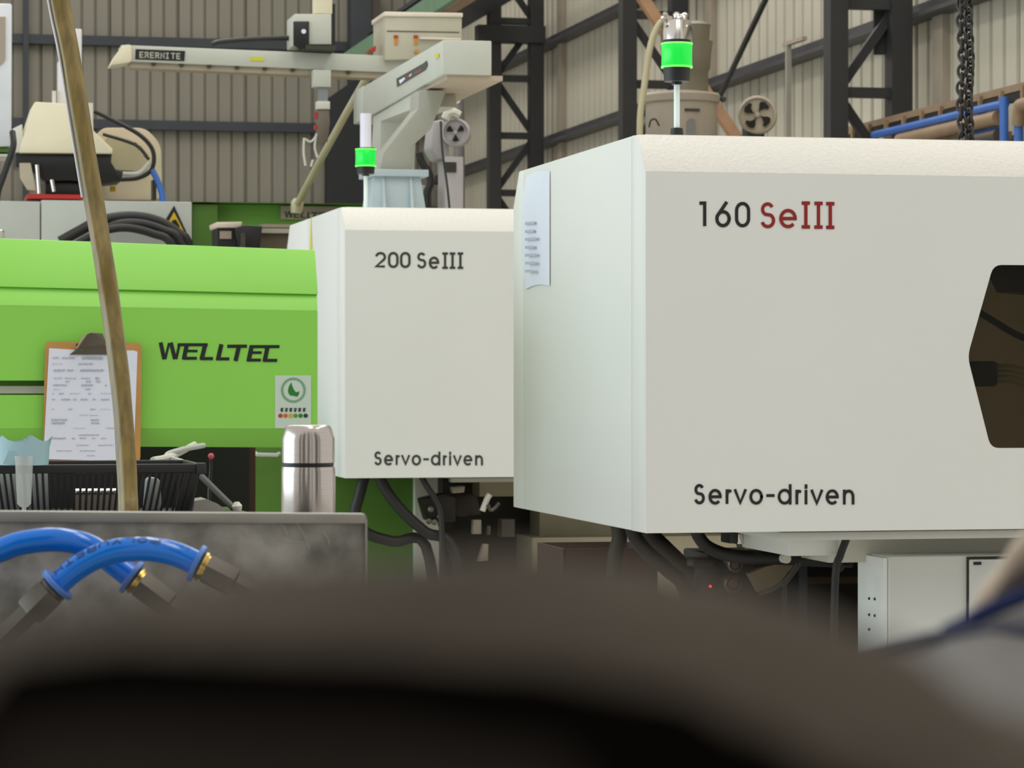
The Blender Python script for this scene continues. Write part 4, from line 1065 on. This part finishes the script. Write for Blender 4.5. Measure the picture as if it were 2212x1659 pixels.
# ================================================================== HOPPERS AND BLOWERS
def at(u, v, d): return PD(u, v, d)
dd = 16.0; k = PXL(dd); zz = lambda v: H+(VH-v)*k
c = at(1472, 250, dd); c.z = 0
t = thing('hopper_dryer', (c.x, c.y, 0), 'taupe drum hopper dryer behind the lit lamp of the 160 machine', 'hopper')
rD = 80*k
G().lathe([(rD*.5, zz(420)), (rD*.97, zz(330)), (rD*.97, zz(226)), (rD*1.03, zz(222)), (rD*1.05, zz(208)), (rD*1.0, zz(203)), (rD*.55, zz(198)), (.02, zz(197))], c, n=40).build('drum', TAUPE, t)
for ang in (45, 135, 225, 315):
    p = c+V((math.cos(R(ang))*rD*.8, math.sin(R(ang))*rD*.8, 0)); G().box((p.x-.025, p.y-.025, 0), (p.x+.025, p.y+.025, zz(335))).build('leg', STEELD, t)
cn = at(1496, 150, dd); cn.z = 0
G().lathe([(34*k, zz(200)), (34*k, zz(155)), (38*k, zz(150)), (40*k, zz(120)), (44*k, zz(90))], cn, n=28).build('receiver_base', mat('receiver_brown', (120, 112, 94), .5), t)
G().lathe([(34*k, zz(120)), (34*k, zz(86)), (30*k, zz(60)), (18*k, zz(56)), (.01, zz(55))], at(1462, 60, dd-.3)*1+V((0, 0, -at(1462, 60, dd-.3).z)), n=28).build('glass_receiver', CHROME, t)
g = G()
rr = random.Random(5)
for i in range(15):
    p = at(1452+rr.uniform(-22, 32), 48+rr.uniform(-16, 14), dd-.35); g.lathe([(.004, -.012), (.016, -.006), (.018, .004), (.008, .014)], p, (rr.uniform(-1, 1), rr.uniform(-1, 0), rr.uniform(-.4, 1)), 8)
g.build('clamp_bands', CHROME, t)
G().lathe([(25*k, zz(108)), (28*k, zz(60)), (30*k, zz(54)), (12*k, zz(46))], at(1506, 70, dd)+V((0, 0, -at(1506, 70, dd).z)), n=22).build('filter_cap', MATS['receiver_brown'], t)
G().tube(spline([at(1446, 38, dd-.3), at(1425, 52, dd-.3), at(1408, 88, dd-.3), at(1398, 140, dd-.3), at(1390, 200, dd-.3), at(1383, 250, dd-.3), at(1382, 320, dd-.3)], 5), .018, 10).build('suction_tube', TUBEY, t)
yd = c.y-rD*.99
G().tube(spline([PY(1402, 275, yd+.03), PY(1406, 260, yd+.02), PY(1416, 258, yd), PY(1424, 272, yd)], 4), .005, 6).build('clip_wire', SEAM, t)
G().frbox(1480, 234, 1512, 240, yd-.004, .02).build('latch', SEAM, t)
G().fr([(1485, 262), (1490, 256), (1498, 256), (1502, 262), (1502, 300), (1485, 300)], yd-.006, .02).build('sight_glass', mat('sight_grey', (120, 118, 116), .3), t)
G().lathe([(.016, 0), (.013, .02)], at(1562, 215, dd), (0, -1, 0), 12).build('hinge_knob', SEAM, t)
def blower(u, v, r_px, d, label, vanes, m, post=None):
    k = PXL(d); c = at(u, v, d); r = r_px*k; ax = V((-.35, -1, 0)).normalized()
    t = thing('blower', (c.x, c.y, 0), label, 'blower')
    G().lathe([(r*.55, .14), (r*.9, .12), (r, .06), (r, 0.012), (r*.95, 0.0), (r*.86, -.003), (r*.84, .01), (.01, .01)][::-1], c, -ax, 36).build('housing', m, t)
    a = ax.orthogonal().normalized(); a = V((0, 0, 1)); b = ax.cross(a).normalized()
    for i in range(vanes):
        pts = []
        a0 = 2*math.pi*i/vanes+.5
        if vanes == 4:
            sh = [(.12, .0), (.34, -.22), (.55, -.32), (.70, -.24), (.76, .05), (.74, .48), (.62, .62), (.50, .36), (.30, .12)]
        else:
            sh = [(.12, 0), (.40, -.36), (.62, -.42), (.66, 0), (.62, .42), (.40, .36)]
        for rr_, da in sh:
            pts.append(c+ax*.001+(b*math.cos(a0+da)+a*math.sin(a0+da))*r*rr_)
        G().prism(pts, -ax*-.004).build('vane_opening', mat('opening_dark', (30, 28, 22), .9), t)
    G().lathe([(r*.14, 0), (r*.12, .008), (.002, .01)], c+ax*.003, ax, 16).build('hub', m, t)
    if post:
        post(t, c, k)
    else:
        G().box((c.x-.05, c.y+.03, 0), (c.x+.05, c.y+.12, c.z-r*.6)).build('stand', STEELD, t)
    return t
blower(1636, 248, 42, 16.2, 'taupe round blower with four curved vane openings above the 160 machine', 4, mat('blower_taupe', (168, 156, 136), .5))
LAV = mat('lavender_grey_paint', (178, 172, 172), .5)
def lpost(t, c, k):
    y = c.y+.02
    G().frbox(962, 338, 1001, 1500, y-.02, .2).build('cabinet_post', LAV, t, .004)
    G().frbox(960, 350, 986, 372, y-.026, .01).build('dark_window', SEAM, t)
    G().fr([(936, 262), (955, 258), (972, 270), (968, 345), (945, 345), (930, 320)], y+.04, .2).build('duct', LAV, t, .01)
    G().tube(spline([PY(905, 330, y), PY(912, 352, y), PY(926, 372, y), PY(930, 395, y), PY(922, 420, y), PY(922, 470, y)], 5), .02, 8).build('hose', RUBBER, t)
    G().tube(spline([PY(952, 262, y-.06), PY(956, 330, y-.06), PY(966, 400, y-.06), PY(972, 460, y-.06)], 5), .006, 6).build('cable', SEAM, t)
    G().tube(spline([PY(962, 258, y-.02), PY(968, 247, y-.02), PY(980, 244, y-.02), PY(992, 250, y-.02)], 5), .025, 8).build('lifting_band', CREAM, t)
    G().frbox(900, 400, 925, 470, y+.02, .15).build('grey_box', LAV, t, .01)
blower(984, 286, 31, 15.2, 'pale round blower with three dark openings beside the beam robot', 3, LAV, lpost)
g = G().tube(spline([at(1000, 330, 16), at(990, 250, 16), at(985, 205, 16)], 4), .05, 12)
t = thing('exhaust_pipe', at(988, 210, 16.4), 'short grey exhaust pipe under the robot tray', 'pipe')
G().tube([at(990, 200, 16.4), at(992, 262, 16.4), V((at(996, 460, 16.4).x, at(996, 460, 16.4).y, 0))], .03, 12).build('pipe', mat('pipe_grey', (110, 108, 104), .5, .3), t)
G().lathe([(.04, 0), (.04, .03)], at(982, 212, 16.4), (-.3, -1, 0), 14).build('coupling', CREAM, t)
p = PD(1652, 292, 7.5)
tag(G().lathe([(.006, -.012), (.007, 0), (.004, .008)], V((p.x, p.y, 1.949)), n=10).build('roof_screw', PAPER), 'small white roof screw on top of the 160 machine', 'screw')

# ================================================================== UNDER THE MACHINES
def hose(name, px, Y, r_, label, m=RUBBER, cat='hose', group=None, k=5):
    g = G().tube(spline([PY(u, v, Y if not isinstance(Y, (list, tuple)) else Y[i]) for i, (u, v) in enumerate(px)], k), r_, 10)
    return tag(g.build(name, m), label, cat, group)
GH = 'black hoses under the white machines'
hose('black_hose', [(790, 1020), (775, 1075), (768, 1110), (790, 1150), (850, 1170), (920, 1180), (950, 1400)], 11.52, .022, 'black hose curving down left on the green base of the 200', group=GH)
hose('black_hose', [(815, 1020), (835, 1060), (870, 1105), (920, 1150), (980, 1190), (1010, 1420)], 11.46, .022, 'thick black hose crossing diagonally from green base to cream base', group=GH)
hose('black_hose', [(905, 1020), (922, 1050), (940, 1078), (952, 1110), (955, 1200), (955, 1420)], 11.42, .012, 'thin black hose over the cream base of the 200', group=GH)
hose('black_hose', [(1335, 1130), (1338, 1165), (1330, 1200), (1325, 1290), (1325, 1500)], 7.8, .022, 'upright grey black hose under the corner of the 160', mat('hose_grey', (62, 58, 50), .6), group=GH)
hose('black_hose', [(1362, 1130), (1375, 1165), (1400, 1195), (1440, 1230), (1480, 1275), (1510, 1420)], 7.6, .020, 'left of two diagonal black hoses under the 160', group=GH)
hose('black_hose', [(1388, 1130), (1410, 1160), (1435, 1185), (1470, 1220), (1502, 1262), (1540, 1420)], 7.7, .024, 'right of two diagonal black hoses under the 160', mat('hose_brownish', (44, 40, 34), .6), group=GH)
hose('black_hose', [(1500, 1135), (1510, 1160), (1530, 1182), (1570, 1198), (1630, 1206), (1690, 1206), (1760, 1210), (1840, 1212)], 7.4, .017, 'black hose sweeping right below the 160 panel edge', group=GH)
hose('black_hose', [(1838, 1140), (1826, 1170), (1815, 1200), (1805, 1240), (1800, 1400)], 6.95, .010, 'short thin black hose by the cream beam block', group=GH)
hose('thin_cable', [(1912, 1146), (1960, 1160), (2040, 1150), (2090, 1158), (2130, 1156), (2160, 1140)], 6.95, .005, 'thin black cable sagging under the 160 right of the beam block', cat='cable')
# valve assembly under the 160
t = thing('valve_assembly', PY(1600, 1300, 7.6), 'dark oily valve assembly with a red indicator under the 160', 'valve')
DKM = mat('oily_dark_metal', (40, 36, 30), .45, .5, var=.3, scale=30)
G().frbox(1530, 1195, 1690, 1420, 7.62, .25).build('manifold', DKM, t, .006)
G().frbox(1505, 1207, 1545, 1226, 7.5, .1).build('bracket', DKM, t, .003)
G().fr([(1522, 1226), (1548, 1222), (1560, 1262), (1552, 1400), (1508, 1400)], 7.5, .1).build('sensor_body', RUBBER, t, .004)
G().lathe([(.004, 0), (.003, .006)], PY(1534, 1267, 7.498), (0, -1, 0), 10).build('red_indicator', REDL, t, label='lit red indicator')
for u, v, r_ in ((1583, 1262, 20), (1588, 1220, 17)):
    p = PY(u, v, 7.45); kk = PXL(7.5)
    G().lathe([(r_*kk, .1), (r_*kk, 0), (r_*kk*.75, -.004), (r_*kk*.7, .02), (.002, .02)][::-1], p, (0.15, 1, 0), 22).build('hose_clamp', FITM, t)
    G().lathe([(r_*kk*.6, 0), (r_*kk*.55, .01)], p+V((0, .012, 0)), (0, -1, 0), 16).build('plug', mat('copper_brown', (92, 64, 40), .5, .4), t)
for u, v, w_, h_, m_ in ((1586, 1152, 22, 44, BLACK), (1600, 1160, 16, 32, CHROME), (1622, 1176, 26, 20, mat('valve_brass', (140, 126, 82), .4, .5)), (1652, 1180, 22, 10, CREAM), (1640, 1156, 60, 18, BLACK), (1682, 1160, 20, 44, RUBBER)):
    p = PY(u, v, 7.35)
    G().frbox(u-w_/2, v-h_/2, u+w_/2, v+h_/2, 7.35, .08).build('valve_part', m_, t, .004)
G().frbox(1480, 1140, 1700, 1150, 7.3, .4).build('mounting_plate', mat('olive_plate', (92, 84, 52), .6), t)
G().lathe([(.012, 0), (.012, .03)], PY(1692, 1206, 7.35), (0, -1, 0), 12).build('white_fitting', CREAM, t)
G().fr([(1618, 1240), (1650, 1226), (1700, 1212), (1722, 1214), (1680, 1262), (1640, 1280)], 7.4, .03).build('tan_plate', mat('dull_tan', (112, 100, 76), .6), t)
for pp in (((1722, 1218), (1700, 1250), (1670, 1272), (1640, 1282)), ((1730, 1215), (1712, 1240), (1690, 1268))):
    G().tube(spline([PY(u, v, 7.36) for u, v in pp], 4), .006, 6).build('small_tube', FITM, t)
G().frbox(1726, 1215, 1744, 1420, 7.5, .06).build('post', mat('blue_black', (40, 42, 54), .5), t)
G().frbox(1700, 1205, 1790, 1218, 7.42, .08).build('rail', BLACK, t)
G().lathe([(.016, 0), (.016, .05)], PY(1812, 1222, 7.4), (-.4, -1, 0), 16).build('cable_gland', RUBBER, t)
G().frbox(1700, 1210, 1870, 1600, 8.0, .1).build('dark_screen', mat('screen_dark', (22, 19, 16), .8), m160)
G().frbox(1740, 1248, 1856, 1260, 7.9, .06).build('brown_bar', mat('bar_brown', (66, 52, 30), .6), m160)
# maroon box
t = thing('cardboard_box', PY(1310, 1400, 8.6), 'open maroon cardboard box on the floor under the 160', 'box')
a = PY(1218, 1186, 8.6); b = PY(1420, 1186, 8.6); zq = a.z
for nm, x0_, y0_, x1_, y1_ in (('front_wall', a.x, 8.6, b.x, 8.605), ('rear_wall', a.x, 8.95, b.x, 8.955), ('side_wall', a.x, 8.6, a.x+.005, 8.955), ('side_wall', b.x-.005, 8.6, b.x, 8.955)):
    G().box((x0_, y0_, .45), (x1_, y1_, zq)).build(nm, MAROON, t)
G().box((a.x, 8.6, .445), (b.x, 8.955, .452)).build('box_floor', MAROON, t)
tst = thing('low_stand', (a.x+.15, 8.78, 0), 'low steel stand under the maroon box', 'stand')
G().box((a.x-.03, 8.55, .41), (b.x+.03, 9.0, .445)).build('top', STEELD, tst)
for x in (a.x, b.x):
    for y in (8.58, 8.97): G().box((x-.02, y-.02, 0), (x+.02, y+.02, .41)).build('leg', STEELD, tst)
# clutter under the 200
t = thing('toggle_mechanism', PY(1030, 1200, 11.6), 'dark greasy clamp mechanism under the 200 machine', 'mechanism')
G().fr([(912, 1078), (960, 1066), (985, 1075), (985, 1128), (950, 1130), (925, 1125), (918, 1100)], 11.5, .12).build('valve', DKM, t, .006)
G().frbox(956, 1034, 976, 1140, 11.55, .1).build('post', DKM, t)
G().fr([(975, 1052), (1005, 1050), (1003, 1064), (978, 1066)], 11.5, .05).build('shiny_cam', mat('cam_tan', (150, 138, 124), .4, .3), t, .004)
G().fr([(960, 1072), (1030, 1068), (1040, 1112), (1000, 1118), (960, 1108)], 11.62, .1).build('gear_case', mat('gear_brown', (52, 42, 34), .5, .3), t, .006)
G().tube([PY(1042, 1104, 11.45), PY(1052, 1078, 11.45), PY(1058, 1068, 11.45)], .012, 8).build('pale_rod', CREAM, t)
G().tube(spline([PY(1054, 1090, 11.44), PY(1060, 1102, 11.44), PY(1070, 1096, 11.44), PY(1078, 1086, 11.44)], 4), .008, 8).build('hook', FITM, t)
G().frbox(1022, 1123, 1040, 1154, 11.55, .04).build('pale_tab', mat('tab_tan', (158, 146, 130), .6), t, .003)
G().frbox(1052, 1136, 1060, 1156, 11.55, .04).build('pale_tab', FITM, t, .003)
G().fr([(1034, 1214), (1046, 1176), (1055, 1176), (1054, 1212)], 11.5, .04).build('lower_tab', MATS['tab_tan'], t)
G().frbox(1084, 1122, 1112, 1160, 11.6, .08).build('grey_block', mat('block_brown', (74, 66, 56), .6), t)
for u, v in ((930, 1100), (926, 1126), (950, 1116), (938, 1128)):
    G().lathe([(.008, 0), (.012, .006), (.004, .014)], PY(u, v, 11.49), (0, -1, 0), 10).build('bolt', mat('bolt_pale', (146, 136, 120), .4, .4), t)

# ================================================================== FOREGROUND CLOTHS (very close, out of focus)
def interp(tab, u):
    if u <= tab[0][0]: return tab[0][1]
    for (a, x), (b, y) in zip(tab, tab[1:]):
        if u <= b:
            q = (u-a)/(b-a); q = q*q*(3-2*q); return x+(y-x)*q
    return tab[-1][1]
rt = RC @ V((1, 0, 0)); fwh = V((math.sin(YAW), math.cos(YAW), 0))
def mound(name, m, ridge, d0, dr, d1, zbase, u0, u1, label, amp, seed, nu=70, nd=26, cat='cloth'):
    # heap of cloth: ridge line height given per direction, falling to zbase at both sides
    g = G(); vs = []
    for i in range(nu+1):
        u = u0+(u1-u0)*i/nu
        x = (u-CX)/F*dr
        zr_ = H-(interp(ridge, u)-VH)/F*dr
        for j in range(nd+1):
            q = j/nd; d = d0+(d1-d0)*q
            qr = (dr-d0)/(d1-d0)
            s = 1-abs((q-qr)/(qr if q < qr else 1-qr))
            prof = math.sin(s*math.pi/2)**.8 if s > 0 else 0
            edge = min(1, i/6, (nu-i)/6)
            z = zbase+(zr_-zbase)*prof*(.3+.7*edge)
            nzv = NZ.fractal(V((x*26, d*30, seed)), .8, 2.1, 3)+.6*math.sin(x*90+d*60+seed)*.5
            z += amp*nzv*min(1, prof*1.5)*edge
            p = fwh*d+rt*x; vs.append((p.x, p.y, max(zbase, z)))
    fs = [(i*(nd+1)+j, (i+1)*(nd+1)+j, (i+1)*(nd+1)+j+1, i*(nd+1)+j+1) for i in range(nu) for j in range(nd)]
    g.add(vs, fs)
    b = len(vs)
    return tag(g.build(name, m, smooth=60), label, cat)
zl = H-.046
ltab = thing('foreground_ledge', (fwh*.3).to_tuple(), 'dark ledge under the blurred cloths at the bottom edge', 'ledge')
ltab.location.z = 0
cs = [fwh*a+rt*b for a, b in ((.10, -.09), (.10, .10), (.345, .10), (.345, -.09))]
G().prism([V((p.x, p.y, zl)) for p in cs], (0, 0, -.02)).build('ledge_top', STEELD, ltab)
pp = fwh*.25; G().box((pp.x-.03, pp.y-.03, 0), (pp.x+.03, pp.y+.03, zl-.02)).build('ledge_post', STEELD, ltab)
mound('cloth_heap', CLOTHB, [(-200, 1420), (0, 1362), (150, 1328), (300, 1288), (420, 1245), (550, 1218), (700, 1206), (900, 1202), (1150, 1208), (1350, 1256), (1550, 1312), (1750, 1378), (1900, 1425), (2212, 1545), (2400, 1600)],
      .205, .25, .34, zl, -260, 2480, 'blurred dark brown cloth heap across the bottom foreground', .0020, 3)
mound('shade_black_cloth', CLOTHK, [(-200, 1440), (0, 1420), (300, 1392), (700, 1405), (1100, 1445), (1450, 1500), (1650, 1590), (1850, 1700), (2100, 1790), (2300, 1850)],
      .13, .19, .235, zl+.001, -260, 2400, 'blurred near-black cloth standing in for the shaded front of the brown heap', .0008, 9, nu=60, nd=20)
mound('umber_cloth', mat('umber_cloth', (34, 30, 27), 1.0, var=.3, scale=40, spec=0.0), [(-200, 1590), (0, 1575), (250, 1560), (500, 1575), (800, 1590), (1100, 1640), (1400, 1700), (2300, 1900)],
      .105, .14, .165, zl+.001, -260, 1500, 'blurred dark umber cloth fold at the bottom left corner', .0006, 5, nu=40, nd=16)
# tray with grey navy-edged cloth and beige cloth on the right
zt2 = H-.115
ttray = thing('small_tray', (fwh*.9+rt*.16).to_tuple(), 'dark tray carrying the blurred grey cloth at lower right', 'tray')
ttray.location.z = 0
cs = [fwh*a+rt*b for a, b in ((.62, .06), (.62, .30), (1.12, .34), (1.12, .10))]
G().prism([V((p.x, p.y, zt2)) for p in cs], (0, 0, -.012)).build('tray_top', STEELD, ttray)
pp = fwh*.9+rt*.2; G().box((pp.x-.02, pp.y-.02, 0), (pp.x+.02, pp.y+.02, zt2-.012)).build('tray_post', STEELD, ttray)
dg = .80
tgc = thing('grey_cloth', (fwh*dg+rt*.13).to_tuple(), 'blurred light grey cloth with navy edge at lower right', 'cloth')
tgc.location.z = zt2
edge = [(1700, 1460), (1860, 1406), (1960, 1385), (2060, 1366), (2150, 1358), (2300, 1352), (2460, 1352)]
def sheetcloth(edge, d, zb_, thick, m, name, parent, lower=None, n=40):
    g = G(); vs = []; rows = 10
    for i in range(n+1):
        u = edge[0][0]+(edge[-1][0]-edge[0][0])*i/n
        x = (u-CX)/F*d; zt_ = H-(interp(edge, u)-VH)/F*d
        for j in range(rows+1):
            q = j/rows
            z = max(zb_, zt_-(zt_-zb_)*q)
            dep = d-.10*math.sin(q*math.pi/2)*1.0+.004*math.sin(u*.02+q*5)
            p = fwh*dep+rt*x; vs.append((p.x, p.y, z))
        p = fwh*(d+.05)+rt*x; vs.append((p.x, p.y, zb_))
    w_ = rows+2
    fs = []
    for i in range(n):
        for j in range(rows): fs.append((i*w_+j, i*w_+j+1, (i+1)*w_+j+1, (i+1)*w_+j))
        fs.append((i*w_, (i+1)*w_, (i+1)*w_+rows+1, i*w_+rows+1))
    g.add(vs, fs); return g.build(name, m, parent)
sheetcloth(edge, dg, zt2+.001, .01, CLOTHG, 'cloth_body', tgc)
def lineat(pp, d): return spline([PD(u, v, d) for u, v in pp], 5)
G().tube(lineat([(1720, 1450), (1860, 1408), (1960, 1386), (2060, 1368), (2150, 1362), (2300, 1360)], dg-.004), .0016, 8).build('grey_hem', mat('slate_hem', (82, 84, 98), .9, spec=.1), tgc)
G().tube(lineat([(2040, 1368), (2090, 1345), (2140, 1318), (2212, 1288), (2300, 1250)], dg+.01), .0024, 8).build('navy_hem', CLOTHN, tgc)
sheetcloth([(2040, 1372), (2100, 1345), (2150, 1318), (2212, 1295), (2300, 1262), (2460, 1210)], dg+.02, zt2+.001, .01, CLOTHG, 'folded_flap', tgc, n=24)
tbe = thing('beige_cloth', (fwh*.98+rt*.17).to_tuple(), 'blurred beige twisted cloth rising at the right edge', 'cloth')
tbe.location.z = zt2
for i, (pp, r_) in enumerate(((((2080, 1480), (2112, 1352), (2158, 1266), (2208, 1198), (2275, 1124), (2350, 1044)), .0044), (((2110, 1500), (2146, 1352), (2190, 1285), (2236, 1215), (2300, 1140), (2370, 1070)), .0056), (((2090, 1480), (2128, 1335), (2172, 1272), (2252, 1174), (2320, 1094)), .0040))):
    q = lineat(pp, .97+.012*i)
    q[0] = V((q[0].x, q[0].y, zt2+.003))
    G().tube(q, [r_*(1+.12*math.sin(j*.9+i)) for j in range(len(q))], 12).build('twist', CLOTHE, tbe)
q = lineat([(2140, 1500), (2165, 1330), (2205, 1262), (2290, 1215)], .93)
q[0] = V((q[0].x, q[0].y, zt2+.003))
G().tube(q, .0042, 12).build('dark_fold', mat('dark_fold_cloth', (70, 64, 60), .95, spec=.1), tbe, label='dark fold under the beige twist')
